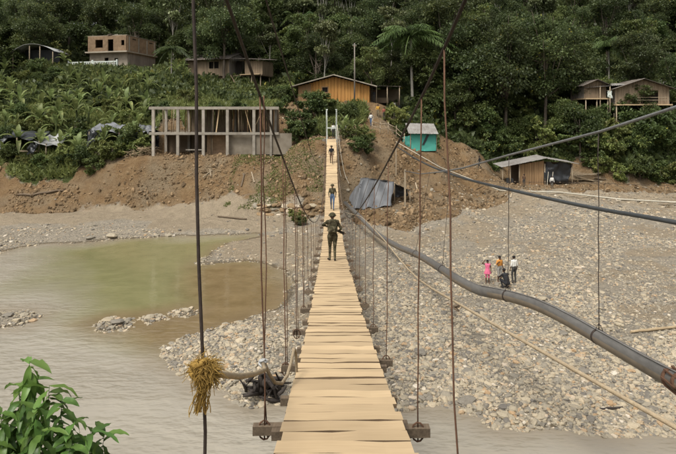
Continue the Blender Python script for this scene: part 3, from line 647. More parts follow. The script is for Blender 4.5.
pt = scf(50); MB().bar((pt[0], 50.0, gz(pt[0], 50) - .3), (pt[0], 50.0, pt[2] + .15), .16, .16).build('far_post', M['pole'], wp)
hz = [(900, 262, 8.2), (760, 239, 9.6), (676, 222.5, 10.8), (599, 209, 13.4), (511, 190, 18.0), (470, 180, 22.5), (440, 170, 28), (420, 161, 35), (402, 150, 46), (396, 146, 58)]
hp = np.vstack([[8.8, 2.0, 8.0], [P(*q) for q in hz]]); s_ = np.concatenate([[0], np.cumsum(np.linalg.norm(np.diff(hp, axis=0), axis=1))])
hose = empty('water_hose', (0, 0, 0), 0, 'thin dark hose hanging above the thick pipe, bank to bank', 'hose')
MB().tube(np.stack([interp(s_, hp[:, k])(np.linspace(0, s_[-1], 80)) for k in range(3)], 1), .05, 10).build('hose', M['hose'], hose)
e = hp[-1]; MB().bar((e[0], e[1], gz(e[0], e[1]) - .3), (e[0], e[1], e[2] + .3), .12, .12).build('post', M['pole'], hose)
MB().bar((8.8, 2.0, 7), (8.8, 2.0, 8.4), .12, .12).build('post', M['pole'], hose)
# a knotted wire strung low over the far gravel, and a pale pipe lying there
fw = empty('knotted_wire', (0, 0, 0), 0, 'slack knotted wire on thin stakes across the far gravel', 'wire')
pts = [P(x, yv, 64 + (x - 430) * .012) for x, yv in ((420, 176), (470, 180.5), (520, 182), (570, 182.5), (620, 184), (676, 186), (760, 187))]
MB().tube(pts, .022, 5).build('wire', M['steel'], fw)
for k, q in enumerate(np.linspace(425, 740, 22)):
    c_ = np.array([np.interp(q, (420, 470, 520, 570, 620, 676, 760), [p[j] for p in pts]) for j in range(3)])
    MB().ball(c_, (.09, .07, .08), nu=6, nv=4).build('knot', M['oldwood'], fw)
    if k % 4 == 0: MB().bar((c_[0], c_[1], gz(c_[0], c_[1]) - .2), c_ + np.array([0, 0, .15]), .05, .05).build('stake', M['pole'], fw)
pts = []
for x, yv in ((396, 62.5), (440, 62.5), (500, 62.2), (560, 62), (620, 62), (676, 61.5), (760, 61)):
    X_ = (x - 338) * yv / F; pts.append((X_, yv, gz(X_, yv) + .12))
tag(MB().tube(pts, [.04, .05, .06, .075, .085, .09, .09], 8).build('pale_pipe', M['palepipe']), 'pale plastic pipe lying across the far gravel below the shed', 'pipe')
#MORE

# ------------------------------------------------------------------ vegetation
def unit(v): return v / (np.linalg.norm(v, axis=-1, keepdims=True) + 1e-9)
def leaf_quads(C, D, N, L, Wd, fold=.12):
    """leaf-shaped quads: base, side, tip, side"""
    D = unit(D); S = unit(np.cross(D, N)); N = np.cross(S, D); L = L[:, None]; Wd = Wd[:, None]
    a = C; t = C + D * L - N * L * .12; m = C + D * L * .45
    l = m + S * Wd + N * L * fold * .4; r = m - S * Wd + N * L * fold * .4
    V = np.stack([a, l, t, r], 1).reshape(-1, 3); n = len(C)
    return V, np.arange(n * 4).reshape(n, 4)
def make_crown(seed, rx, rz, z0, nlobe, per_lobe, leaf, matl, flat=.75, tip=.0, name='crown', hollow=.45):
    r = np.random.default_rng(seed); C = []; D = []; T = []
    lob = []
    for i in range(nlobe):
        a = r.uniform(0, 6.28); q = math.sqrt(r.uniform(0.02, 1)); h = r.uniform(-1, 1)
        k = math.sqrt(max(.08, 1 - .75 * h * h))
        lob.append((np.array([rx * .78 * q * k * math.cos(a), rx * .78 * q * k * math.sin(a), z0 + rz * h * .85]), rx * r.uniform(.24, .46), r.uniform(-.18, .18)))
    for c, lr, lt in lob:
        ncl = max(5, int(per_lobe * (lr / rx / .35) ** 2 / 26)); 
        for j in range(ncl):
            d = unit(r.normal(0, 1, 3) + np.array([0, 0, .25])); cc = c + d * lr * np.array([1, 1, flat]) * r.uniform(hollow, 1.05); m = int(r.integers(16, 36)); ct = r.uniform(-.2, .2)
            C.append(cc + r.normal(0, lr * .20, (m, 3)) * np.array([1, 1, .7])); D.append(d * .8 + np.array([0, 0, -.35]) + r.normal(0, .6, (m, 3)))
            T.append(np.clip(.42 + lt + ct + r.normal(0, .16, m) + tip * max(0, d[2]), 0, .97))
    C = np.vstack(C); D = np.vstack(D); T = np.concatenate(T); n = len(C)
    T = np.where(r.random(n) < .006, 1.0, T)
    N = unit(np.array([0, 0, 1.0]) + r.normal(0, .55, (n, 3))); L = leaf * r.uniform(.6, 1.4, n)
    V, Fq = leaf_quads(C - unit(D) * L[:, None] * .5, D, N, L, L * r.uniform(.24, .36, n))
    return np_mesh(name, V, Fq, matl, T), lob
def make_trunk(seed, h, r0, lob, matl, lean=.06):
    r = np.random.default_rng(seed); b = MB(); t = np.linspace(0, 1, 9); w = r.normal(0, lean * h * .25, 2)
    pts = np.stack([w[0] * t ** 2 + .05 * np.sin(t * 5), w[1] * t ** 2, -1.2 + (h + 1.2) * t], 1); b.tube(pts, r0 * (1.15 - .75 * t), 8)
    for c, lr, _ in lob:
        k = r.uniform(.45, .9); p = np.array([np.interp(k, t, pts[:, j]) for j in range(3)]); mid = (p + c) / 2 + np.array([0, 0, -.25]); b.tube([p, mid, c, c + (c - mid) * .4], [r0 * .38, r0 * .28, r0 * .16, r0 * .05], 5)
    return b.mesh('trunk', matl)
def tree_proto(name, seed, h, rx, rz, nlobe, per, leaf, matl, bark='bark', r0=.22, **k):
    cm, lob = make_crown(seed, rx, rz, h - rz, nlobe, per, leaf, matl, **k); tm = make_trunk(seed + 1, h - rz * .8, r0, lob, M[bark]); return dict(name=name, crown=cm, trunk=tm, h=h, rx=rx)
def palm_crown(seed, nf, L, z, matl):
    r = np.random.default_rng(seed); C = []; D = []; N = []; LL = []; WW = []; T = []; rib = MB()
    for i in range(nf):
        a = 6.28 * i / nf + r.uniform(-.2, .2); e = r.uniform(.05, 1.25); l = L * r.uniform(.8, 1.1); n = 26; t = np.linspace(0, 1, n)
        rad = l * (t * math.cos(e) * .85 + .25 * t * t); zz = z + l * (t * math.sin(e) - (.55 + .35 * math.cos(e)) * t ** 2.1)
        pts = np.stack([rad * math.cos(a), rad * math.sin(a), zz], 1); rib.tube(pts[::4], .035, 4, cap=False)
        side = np.array([-math.sin(a), math.cos(a), 0]); tan = unit(np.gradient(pts, axis=0)); ft = r.uniform(-.15, .2)
        for s in (-1, 1):
            for rep in range(2):
                q = pts + tan * r.uniform(-.06, .06, (n, 1)); C.append(q); D.append(side * s * .85 + tan * .55 + np.array([0, 0, -.55]) + r.normal(0, .13, (n, 3)))
                N.append(np.tile([0, 0, 1.0], (n, 1)) + side * s * .3); LL.append(l * .27 * (np.sin(np.clip(t * .85 + .14, 0, 1) * math.pi) ** .6 + .12)); WW.append(np.full(n, .045)); T.append(np.clip(.5 + ft + r.normal(0, .12, n), 0, .95))
    V, Fq = leaf_quads(np.vstack(C), np.vstack(D), np.vstack(N), np.concatenate(LL), np.concatenate(WW)); T = np.concatenate(T)
    b = len(V); RV = np.array(rib.v); RF = np.array(rib.f) + b
    return np_mesh('crown', np.vstack([V, RV]), np.vstack([Fq, RF]), matl, np.concatenate([T, np.full(len(RF), .8)]))
def palm_proto(seed, h, nf, L):
    b = MB(); t = np.linspace(0, 1, 12); b.tube(np.stack([.35 * t ** 2, .1 * np.sin(t * 3), -1 + (h + 1) * t], 1), .15 - .05 * t, 8)
    cr = palm_crown(seed, nf, L, 0, M['leaf_palm']); cr.transform(Matrix.Translation((.35, .02, h))); return dict(name='palm_tree', crown=cr, trunk=b.mesh('trunk', M['palebark']), h=h + L * .6, rx=L * .8)
def place_tree(p, x, y, s, rz, label, cat, group, sz=None, dz=0.0):
    o = empty(p['name'], (x, y, gz(x, y) + dz), rz, label, cat, group); o.scale = (s, s, sz or s)
    link('trunk', p['trunk'], o); link('crown', p['crown'], o); return o
PD = [tree_proto('broadleaf_tree', 100 + i, 13 + i, 4.6 + .3 * i, 5.2, 18 + i, 760, .30, M['leaf_dark']) for i in range(3)]
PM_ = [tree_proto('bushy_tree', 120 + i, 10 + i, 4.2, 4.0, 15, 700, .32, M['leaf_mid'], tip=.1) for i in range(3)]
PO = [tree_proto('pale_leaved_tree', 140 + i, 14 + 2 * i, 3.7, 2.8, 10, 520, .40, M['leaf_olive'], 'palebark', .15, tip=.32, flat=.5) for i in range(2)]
PP = [palm_proto(160, 8.5, 17, 4.6), palm_proto(161, 6.0, 15, 4.0)]
PB = [tree_proto('shrub', 170 + i, 2.7, 1.7, 1.25, 10, 330, .22, M['leaf_mid' if i < 2 else 'leaf_grass'], r0=.05) for i in range(3)]
# where the view to something must stay open: (x0, x1, y0, y1, depth)
CLEAR = [(148, 276, 96, 165, 58), (72, 166, 26, 72, 101), (192, 272, 44, 92, 83), (292, 374, 70, 104, 74), (364, 402, 88, 145, 75), (404, 442, 116, 156, 65), (508, 582, 144, 184, 69), (581, 690, 74, 106, 80), (8, 64, 56, 78, 89), (318, 350, 105, 140, 57),
         (0, 150, 78, 200, 88), (150, 300, 90, 165, 80), (270, 420, 104, 200, 76), (348, 360, 40, 100, 73), (425, 520, 150, 200, 78), (396, 432, 8, 92, 79)]
def blocked(x, y, z, h, rx):
    u0, v1 = PX((x - rx * .85, y, z)); u1, v0 = PX((x + rx * .85, y, z + h))
    return any(y < d and u0 < X1 and u1 > X0 and v0 < Y1 and v1 > Y0 for X0, X1, Y0, Y1, d in CLEAR)
LAND_MARKS = ((170, 'block house'), (290, 'plank house'), (400, 'orange house'), (582, 'river shed'), (2000, 'stilt houses'))
LBL = {'broadleaf_tree': ('dense dark green broadleaf tree in the forest covering the hillside', 'tree', 'dark broadleaf trees of the hillside forest'),
       'bushy_tree': ('mid green bushy rounded tree in the forest on the hillside', 'tree', 'bushy trees of the hillside forest'),
       'pale_leaved_tree': ('slender pale trunked tree with light tipped leaves in the hillside forest', 'tree', 'pale trunked trees of the hillside forest'),
       'palm_tree': ('palm with arching feathery fronds among the hillside forest trees', 'palm tree', 'palms of the hillside forest')}
def put(p, x, y, s, label=None, group=True, sz=None, dz=0.0):
    l, c, g = LBL[p['name']]
    lm = next(n_ for u_, n_ in LAND_MARKS if PX((x, y, 0))[0] < u_); tier = 'low in the forest just behind' if y < 98 else 'up the forested hillside behind' if y < 125 else 'near the forest ridge far behind'
    l = {'broadleaf_tree': 'dense dark broadleaf tree ', 'bushy_tree': 'rounded mid green bushy tree ', 'pale_leaved_tree': 'slender pale trunked tree with light tips ', 'palm_tree': 'feathery palm '}[p['name']] + tier + ' the ' + lm; g = 'trees: ' + l
    return place_tree(p, x, y, s, random.uniform(0, 6.28), label or l, c, None if label else g, sz, dz)
# trees one can point at
put(PP[0], *P(413, 0, 80)[:2], 1.6, 'tall feathery palm rising behind the path beside the orange house', sz=1.2, dz=.0)
put(PP[1], *P(172, 0, 84)[:2], .8, 'short palm leaning over the left end of the weathered plank house', sz=.75)
put(PP[1], *P(608, 0, 92)[:2], 1.1, 'spreading palm standing above the roofs of the stilt houses', sz=1.5)
put(PO[0], *P(322, 0, 98)[:2], .8, 'slender tree with a bare white trunk behind the orange house', sz=1.15)
spots = []
def far_enough(x, y, d): return all((x - a) ** 2 + (y - b) ** 2 > d * d for a, b in spots)
for (x, d, s, k) in ((470, 80, 1.18, 0), (505, 79, 1.25, 1), (545, 81, 1.2, 2), (572, 84, 1.05, 0), (446, 84, 1.15, 2), (440, 92, 1.1, 1)):
    X_ = P(x, 0, d)[0]; spots.append((X_, d)); put(PD[k], X_, d, s)
for (x, d, s) in ((455, 77, .62), (490, 77.5, .6), (525, 78.5, .62), (560, 79, .6), (590, 78, .5), (612, 76.5, .42), (640, 76.5, .42), (668, 77, .42), (690, 78, .6)):
    X_ = P(x, 0, d)[0]; put(PM_[int(x) % 3], X_, d, s)
tries = 0; cnt = 0
while tries < 9000 and cnt < 265:
    tries += 1; y = 76 + 100 * random.random() ** 1.35; x = random.uniform(-.68, .68) * y
    dmin = 4.3 + (y - 76) * .028
    if not far_enough(x, y, dmin): continue
    q = random.random(); p = random.choice(PD) if q < .50 else random.choice(PM_) if q < .82 else random.choice(PO) if q < .94 else random.choice(PP)
    s = random.uniform(.72, 1.15) * (.85 if y < 95 else 1.0); z = gz(x, y)
    if x < -88 and y > 120: continue
    if blocked(x, y, z, p['h'] * s, p['rx'] * s): continue
    spots.append((x, y)); put(p, x, y, s, sz=s * random.uniform(.85, 1.2)); cnt += 1
# shrubs
SH = 'leafy green shrub growing on the far bank between the houses'
def shrub(x, y, s, label=None, group=None, k=None):
    u_ = PX((x, y, 0))[0]; lm = 'among the banana plants on the left slope' if u_ < 150 else 'on the slope between frame and plank house' if u_ < 280 else 'around the far landing below the orange house' if u_ < 420 else 'along the forest foot by the gravel'
    label = 'leafy green shrub ' + lm; group = 'shrubs ' + lm
    p = PB[random.randrange(3) if k is None else k]; return place_tree(p, x, y, s, random.uniform(0, 6.28), label, 'shrub', group, s * random.uniform(.8, 1.2), -.15)
for x, yv, d, s in ((300, 120, 63, 1.25), (311, 112, 68, 1.3), (322, 108, 70, 1.15), (349, 112, 67, .9), (296, 128, 61.5, .9), (307, 126, 62, .9), (352, 160, 58.5, .75), (362, 150, 60, .9), (358, 170, 56.5, .7), (366, 160, 58, .8), (394, 112, 71, 1.0), (401, 118, 69, .9), (397, 106, 73, 1.0),
                    (296, 205, 49.8, .5), (300, 213, 48.6, .4), (80, 170, 58.2, .8), (92, 174, 57.4, .7), (100, 162, 59, .9), (70, 160, 59, .8), (60, 158, 59, .7), (112, 160, 59, .9), (122, 155, 60, .9), (40, 155, 59, .6), (25, 152, 59.5, .6), (140, 160, 59.5, .8), (132, 150, 60, 1.0), (8, 150, 60, .7),
                    (282, 115, 67, .8), (276, 96, 77, .9), (288, 92, 80, 1), (600, 170, 74.8, 1.1), (620, 175, 74.2, 1.1), (640, 172, 74.4, 1.2), (660, 172, 74.4, 1.2), (590, 172, 75.5, 1.0), (675, 178, 74, 1.2), (610, 160, 76, 1.3), (632, 155, 77, 1.3), (652, 150, 77.5, 1.2), (672, 150, 77.5, 1.2), (580, 160, 77.5, 1.0), (600, 140, 79, 1.3), (690, 165, 76, 1.3)):
    shrub(P(x, 0, d)[0], d, s)
for i in range(75):
    x = random.uniform(-.63, -.33); y = random.uniform(61, 90); X_ = x * y
    if random.random() < .3: X_ = random.uniform(-20, -7); y = random.uniform(66, 82)
    s = random.uniform(.5, .95); z = gz(X_, y)
    if any(y < d and a < PX((X_, y, z))[0] < b_ and c_ < PX((X_, y, z + 2.5 * s))[1] < e_ for a, b_, c_, e_, d in ((148, 276, 96, 165, 58), (74, 160, 28, 70, 92), (192, 272, 44, 88, 83))): continue
    shrub(X_, y, s)
for i in range(70):
    x = random.uniform(430, 700); d = random.uniform(74.5, 88)
    if x < 520: d = max(d, 77)
    X_ = P(x, 0, d)[0]; sc = random.uniform(1.1, 1.9); u_, v_ = PX((X_, d, gz(X_, d) + 2.4 * sc))
    if (578 < u_ < 690 and v_ < 106 and d < 82) or (505 < u_ < 585 and d < 76): continue
    shrub(X_, d, sc)
for i in range(46):
    d = random.uniform(84, 112); x = random.uniform(165, 330) if i % 2 else random.uniform(-10, 80); X_ = P(x, 0, d)[0]; sc = random.uniform(1.3, 2.2); z = gz(X_, d)
    if not blocked(X_, d, z, 2.5 * sc, 1.8 * sc): shrub(X_, d, sc)
# banana plants: a stem and long arching leaves, each leaf its own piece
def banana_leaf(seed, L, w, droop):
    r = np.random.default_rng(seed); n = 9; t = np.linspace(0, 1, n); V = []; Fq = []; T = []
    x = L * (t * .75 + .05); z = L * (.62 * t - droop * t ** 2.2)
    for i in range(n):
        ww = w * (math.sin(min(1, t[i] * 1.02 + .02) * math.pi) ** .55) * (0.12 if t[i] < .1 else 1) * r.uniform(.8, 1.05)
        V += [(x[i], -ww, z[i] + ww * .35), (x[i], 0, z[i]), (x[i], ww, z[i] + ww * .35)]
    for i in range(n - 1):
        for k in (0, 1):
            a = 3 * i + k; Fq.append((a, a + 1, a + 4, a + 3)); T.append(np.clip(.5 + r.normal(0, .15) + .12 * k, 0, .96 if t[i] < .8 else 1))
    return np_mesh('leaf', V, Fq, M['leaf_banana'], T, smooth=True)
BL = [banana_leaf(200 + i, 2.1 + .15 * i, .27 + .02 * (i % 3), .35 + .13 * i) for i in range(5)]
bs = MB(); bs.tube([(0, 0, -.5), (.02, 0, .7), (0, .03, 1.5), (0, 0, 1.75)], [.13, .12, .09, .06], 8); BSTEM = bs.mesh('stem', M['leaf_banana'])
def banana(x, y, s, label='banana plant with broad arching leaves on the overgrown left slope', group='banana plants on the left slope'):
    o = empty('banana_plant', (x, y, gz(x, y)), random.uniform(0, 6.28), label, 'plant', group); o.scale = (s, s, s); link('stem', BSTEM, o); n = random.randint(7, 10)
    for i in range(n):
        k = i / n; link('leaf', BL[min(4, int(k * 5))], o, (0, 0, 1.65 - .35 * k), (0, -.95 * (1 - k) + random.gauss(.1, .15), 2.4 * i + random.gauss(0, .25)), [random.uniform(.75, 1.15)] * 3)
cnt = 0
bsp = []
while cnt < 62:
    y = random.uniform(59.5, 89); x = random.uniform(-.64, -.345) * y; z = gz(x, y); u, v = PX((x, y, z + 3))
    if not all((x - a) ** 2 + (y - b_) ** 2 > 2.2 for a, b_ in bsp): continue
    if 148 < u < 276 and y < 58.5: continue
    if (165 < u < 280 and v < 76): continue
    if (70 < u < 160 and v < 69) or (12 < u < 62 and v < 76 and y < 89): continue
    bsp.append((x, y)); banana(x, y, random.uniform(.65, 1.15)); cnt += 1
for x, d, s in ((345, 60.4, .85), (351, 59.5, .8), (343, 58.6, .6), (357, 61.5, .8)): banana(P(x, 0, d)[0], d, s, 'banana plant beside the far landing of the footbridge', 'banana plants at the far landing')
for x, d, s in ((606, 78, 1.1), (614, 77.5, 1.2), (622, 77.8, 1.1), (630, 79, 1.0), (598, 79, 1.0), (645, 80, .8)): banana(P(x, 0, d)[0], d, s, 'broad leaved banana plant below the stilt houses', 'banana plants below the stilt houses')
for x, d, s in ((182, 82, .9), (176, 81, .9), (187, 80.5, .6)): banana(P(x, 0, d)[0], d, s, 'banana plant in front of the weathered plank house', 'banana plants by the weathered plank house')
# undergrowth: leaves and grass blades nobody could count
def undergrowth(name, n, region, label, cat, matl, lo, hi, blade=.30, up=.5, seed=1, clear=True):
    r = np.random.default_rng(seed); X_, Y_ = region(r, n); Z_, s = terrain(X_, Y_, True); sa, ea, gr = zones(X_, Y_, Z_, s)
    k = (gr > .45) & (vnoise(X_, Y_, 3, 61) + .8 * vnoise(X_, Y_, 1.1, 62) > -.32)
    for px, py, rx, ry, pz in PADS: k &= ~((np.abs(X_ - px) < rx * .85) & (Y_ > py - ry * (.4 if pz > 12 and pz < 13 else 1.1)) & (Y_ < py + ry))
    k &= ~((X_ > 4.4) & (X_ < 6.6) & (Y_ > 60) & (Y_ < 78))
    X_, Y_, Z_ = X_[k], Y_[k], Z_[k]; m = len(X_); L = r.uniform(lo, hi, m) * (1 + .8 * vnoise(X_, Y_, 4, 63))
    D = np.stack([r.normal(0, .6, m), r.normal(0, .6, m), np.abs(r.normal(up, .35, m)) + .1], 1); N = unit(r.normal(0, 1, (m, 3)) + np.array([0, -.6, .5]))
    C = np.stack([X_, Y_, Z_ + L * r.uniform(-.1, .8, m) * (1 if blade > .2 else .1)], 1); V, Fq = leaf_quads(C, D, N, L, L * blade)
    T = np.clip(.45 + .5 * vnoise(X_, Y_, 3.2, 64) + r.normal(0, .17, m), 0, .97); T = np.where(r.random(m) < .008, 1, T)
    return tag(link(name, np_mesh(name, V, Fq, matl, T)), label, cat, kind='stuff')
def reg_left(r, n): y = r.uniform(57.5, 96, n); return r.uniform(-.68, .115, n) * y, y
def reg_hill(r, n): y = 74 + 90 * r.random(n) ** 1.5; return r.uniform(-.68, .68, n) * y, y
def reg_right(r, n): y = r.uniform(66, 84, n); return r.uniform(.12, .68, n) * y, y
undergrowth('ground_cover', 120000, reg_left, 'tangled bright green undergrowth covering the slope left of the bridge', 'undergrowth', M['leaf_banana'], .25, .6, .28, .5, 2)
undergrowth('long_grass', 100000, reg_left, 'long yellow green grass growing between the houses on the left', 'grass', M['leaf_grass'], .45, 1.1, .055, 1.1, 3)
undergrowth('forest_undergrowth', 80000, reg_hill, 'dark undergrowth filling the ground beneath the hillside forest', 'undergrowth', M['leaf_dark'], .4, 1.0, .3, .6, 4)
undergrowth('bank_undergrowth', 50000, reg_right, 'leafy undergrowth along the foot of the forest right of the bridge', 'undergrowth', M['leaf_mid'], .25, .65, .28, .5, 5)
# sparse weeds on the bare earth near the frame building
r = np.random.default_rng(9); X_ = r.uniform(-11, -1.5, 16000); Y_ = r.uniform(51.5, 60, 16000); k = vnoise(X_, Y_, 2.2, 71) + .6 * vnoise(X_, Y_, .9, 72) > .12; X_, Y_ = X_[k], Y_[k]; m = len(X_)
L = r.uniform(.08, .2, m); C = np.stack([X_, Y_, terrain(X_, Y_)], 1); V, Fq = leaf_quads(C, np.stack([r.normal(0, .7, m), r.normal(0, .7, m), np.full(m, .7)], 1), r.normal(0, 1, (m, 3)), L, L * .25)
tag(link('weeds', np_mesh('weeds', V, Fq, M['leaf_grass'], np.clip(r.normal(.5, .2, m), 0, 1))), 'low patchy weeds on the bare earth below the concrete frame', 'weeds', kind='stuff')
# the shrub by the near bank: every leaf a piece of its own
def near_leaf(seed, L, w, curl):
    r = np.random.default_rng(seed); n = 8; t = np.linspace(0, 1, n); V = []; Fq = []; T = []
    for i in range(n):
        ww = w * max(.0, math.sin(t[i] ** .8 * math.pi)) ** .8 + .001; x = L * (t[i] * (1 - .25 * curl * t[i])); z = -curl * L * .6 * t[i] ** 2 + r.normal(0, .003)
        V += [(x, -ww, z + ww * .35 + r.normal(0, .004)), (x, 0, z), (x, ww, z + ww * .35 + r.normal(0, .004))]
    for i in range(n - 1):
        for k in (0, 1): a = 3 * i + k; Fq.append((a, a + 1, a + 4, a + 3)); T.append(np.clip(.5 + r.normal(0, .06), 0, 1))
    me = np_mesh('leaf', V, Fq, M['leaf_near'], T, smooth=True); return me
NL = [near_leaf(400 + i, .15 + .013 * i, .024 + .003 * (i % 3), .3 + .16 * (i % 5)) for i in range(8)]
NT = [near_leaf(420 + i, .19 + .02 * i, .026, .5 + .15 * i) for i in range(3)]
for me in NT:
    a = me.attributes['tint']; a.data.foreach_set('value', np.full(len(me.polygons), .9, np.float32))
base = P(30, 0, 3.9); bz = gz(base[0], 3.9)
sh = empty('leafy_shrub', (base[0], 3.9, bz), 0, 'young shrub with large drooping bright green leaves by the near riverbank', 'shrub')
r = np.random.default_rng(12)
tips = []
for (x, yv, d) in ((29, 361, 3.9), (50, 386, 3.85), (20, 384, 3.95), (62, 398, 3.8), (92, 430, 3.75), (104, 434, 3.8), (0, 412, 3.85), (75, 418, 3.7), (36, 408, 3.7), (8, 425, 3.9), (-25, 432, 4.0), (42, 430, 3.6), (70, 446, 3.6), (20, 405, 4.0), (-50, 450, 3.9), (10, 455, 3.6), (45, 462, 3.7), (55, 436, 3.85), (28, 445, 3.7), (-10, 445, 3.75), (80, 460, 3.7)):
    e = P(x, yv, d) - np.array([base[0], 3.9, bz]); n = 8; t = np.linspace(0, 1, n); s0 = np.array([r.normal(0, .06), r.normal(0, .05), -.1]); pts = s0 + (e - s0) * t[:, None]; pts[:, 2] += .12 * np.sin(t * math.pi); pts[:, 0] += r.normal(0, .03) * np.sin(t * 3)
    MB().tube(pts, .010 - .0085 * t, 6).build('stem', M['leaf_near'], sh); tips.append(pts)
for bi, pts in enumerate(tips):
    top = bi == 0; m = 34 if top else 22; SL = np.linalg.norm(pts[-1] - pts[0])
    for i in range(m):
        k = 1 - (.50 if top else .40) / SL * (i / m) - r.uniform(0, .004); j = k * 7; a = int(min(6, j)); p = pts[a] + (pts[a + 1] - pts[a]) * (j - a)
        young = (i < 16 and top) or (i < 5 and bi in (1, 2)); az_ = i * 2.4 + r.normal(0, .3); pitch = r.uniform(.55, 1.3) if top and i > 1 else r.uniform(-.5, .1) if i < 4 else r.uniform(.1, 1.0)
        link('leaf', (NT if young else NL)[int(r.integers(0, 3 if young else 8))], sh, p, (r.normal(0, .3), pitch, az_), [float(r.uniform(.75, 1.1)) * (1.15 if young else 1)] * 3)
#MORE

# ------------------------------------------------------------------ buildings
def wall(mb, x0, x1, z0, z1, y, th, holes=(), m=0):
    """a wall in the plane y with rectangular openings (x0, x1, z0, z1)"""
    xs_ = sorted({x0, x1, *[v for h in holes for v in h[:2]]}); zs = sorted({z0, z1, *[v for h in holes for v in h[2:]]})
    for a, b in zip(xs_, xs_[1:]):
        run = None
        for c, d in zip(zs, zs[1:]):
            hole = any(h[0] < (a + b) / 2 < h[1] and h[2] < (c + d) / 2 < h[3] for h in holes)
            if not hole: run = (run[0], d) if run else (c, d)
            if (hole or d == zs[-1]) and run: mb.box(((a + b) / 2, y, (run[0] + run[1]) / 2), (b - a, th, run[1] - run[0]), m=m); run = None
    return mb
def boards(mb, x0, x1, z0, z1, y, bw=.22, holes=(), seed=0, top=None, ragged=.04, along='x', th=.04):
    """upright boards with uneven edges; top(x) may slope"""
    r = np.random.default_rng(seed); x = x0
    while x < x1 - .03:
        w = min(bw * r.uniform(.8, 1.2), x1 - x); c = x + w / 2; t = (top(c) if top else z1) ; segs = [(z0 - r.uniform(0, ragged), t)]
        for h in holes:
            if h[0] < c < h[1]: segs = [s for a, b in segs for s in ((a, min(b, h[2])), (max(a, h[3]), b)) if s[1] - s[0] > .02]
        for a, b in segs:
            dy = r.normal(0, .014); ctr = (c, y + dy, (a + b) / 2); size = (w * .96, th, b - a)
            if along == 'y': ctr = (y + dy, c, (a + b) / 2); size = (th, w * .96, b - a)
            mb.box(ctr, [size[0] * (.95 if along == 'x' else 1), size[1] * (.95 if along == 'y' else 1), size[2]], rot=(0, r.normal(0, .006), 0) if along == 'x' else (r.normal(0, .006), 0, 0))
        x += w
    return mb
def zinc(mb, c00, c10, c01, c11, n=26, amp=.03, th=.015, sag=.0, seed=0):
    """corrugated sheet between four corners (ridges run from c00 to c01)"""
    c00, c10, c01, c11 = [np.array(c, float) for c in (c00, c10, c01, c11)]; r = np.random.default_rng(seed); g = []
    for i in range(2 * n + 1):
        u = i / (2 * n); row = []
        for j in range(4):
            v = j / 3; p = (c00 * (1 - u) + c10 * u) * (1 - v) + (c01 * (1 - u) + c11 * u) * v
            p = p + np.array([0, 0, (amp if i % 2 else -amp) - sag * math.sin(v * math.pi) * math.sin(u * math.pi) + r.normal(0, .012)]); row.append(p)
        g.append(row)
    return mb.sheet(g, th, smooth=False)
def tarp(mb, c00, c10, c01, c11, seed=0, sag=.2, rough=.08, nu=14, nv=12, th=.01):
    c00, c10, c01, c11 = [np.array(c, float) for c in (c00, c10, c01, c11)]; g = []
    for i in range(nu + 1):
        row = []
        for j in range(nv + 1):
            u = i / nu; v = j / nv; p = (c00 * (1 - u) + c10 * u) * (1 - v) + (c01 * (1 - u) + c11 * u) * v
            k = np.array([vnoise(np.array([u * 7 + seed * 9]), np.array([v * 5]), 1, seed + a)[0] for a in (1, 2, 3)]) * rough
            row.append(p + k + np.array([0, 0, -sag * math.sin(u * math.pi) * math.sin(v * math.pi) + .04 * math.sin(u * 19 + v * 4) * rough * 4]))
        g.append(row)
    return mb.sheet(g, th)

# --- unfinished concrete frame below the slope
D0 = 58.0; k0 = D0 / F
fb = empty('concrete_frame', (0, 0, 0), 0, 'unfinished two storey concrete frame building with bare columns and timber props', 'building')
colx = [(v - 338) * k0 for v in (153.5, 178, 203.5, 227.5, 254, 271)]; zb, zm, zt = [CZ - (v - HZ) * k0 for v in (157, 133.5, 108)]; DP = 4.3
for i, x in enumerate(colx):
    MB().box((x, D0, (zb + zt) / 2 - .4), (.30 if i < 5 else .22, .30, zt - zb + .8)).build('column', M['concrete'], fb)
    MB().box((x, D0 + DP, (zb + zt) / 2 - .4), (.28, .28, zt - zb + .8)).build('column', M['concrete'], fb)
for z, h in ((zm, .26), (zt, .30)):
    MB().box(((colx[0] + colx[-1]) / 2 + .2, D0 - .008, z), (colx[-1] - colx[0] + 1.3, .34, h)).build('beam', M['concrete'], fb)
    for x in colx: MB().box((x, D0 + DP / 2, z - .01), (.24, DP - .3, h * .9)).build('beam', M['concrete'], fb)
MB().box(((colx[0] + colx[-2]) / 2, D0 + .05, zb - .05), (colx[-2] - colx[0] + .9, .42, .22)).build('plinth', M['concrete'], fb)
MB().box(((colx[1] + colx[-1]) / 2, D0 + DP / 2 + .2, zt + .02), (colx[-1] - colx[1] + .4, DP - .3, .14)).build('roof_slab', M['concrete_wall'], fb)
MB().box(((colx[0] + colx[-1]) / 2, D0 + DP / 2 + .2, zm + .02), (colx[-1] - colx[0] + .2, DP - .3, .14)).build('floor_slab', M['concrete_wall'], fb)
MB().box(((colx[0] + colx[-1]) / 2, D0 + DP + .3, (zb + zm) / 2), (colx[-1] - colx[0] + .6, .2, zm - zb + .6)).build('back_wall', M['oldwood'], fb)
bw_ = MB(); boards(bw_, colx[1] - .3, colx[-1] + .4, zm + .1, zt - .1, D0 + DP + .1, .3, seed=3); bw_.build('back_boards', M['oldwood'], fb)
MB().box(((colx[2] + colx[3]) / 2, D0 + 1.6, (zb + zm) / 2), (colx[3] - colx[2], .15, zm - zb)).build('infill_wall', M['brick_face'], fb)
MB().box(((colx[3] + colx[4]) / 2, D0 + .5, (zb + zm) / 2 - .02), (colx[4] - colx[3] - .1, .15, zm - zb)).build('infill_wall', M['concrete_wall'], fb)
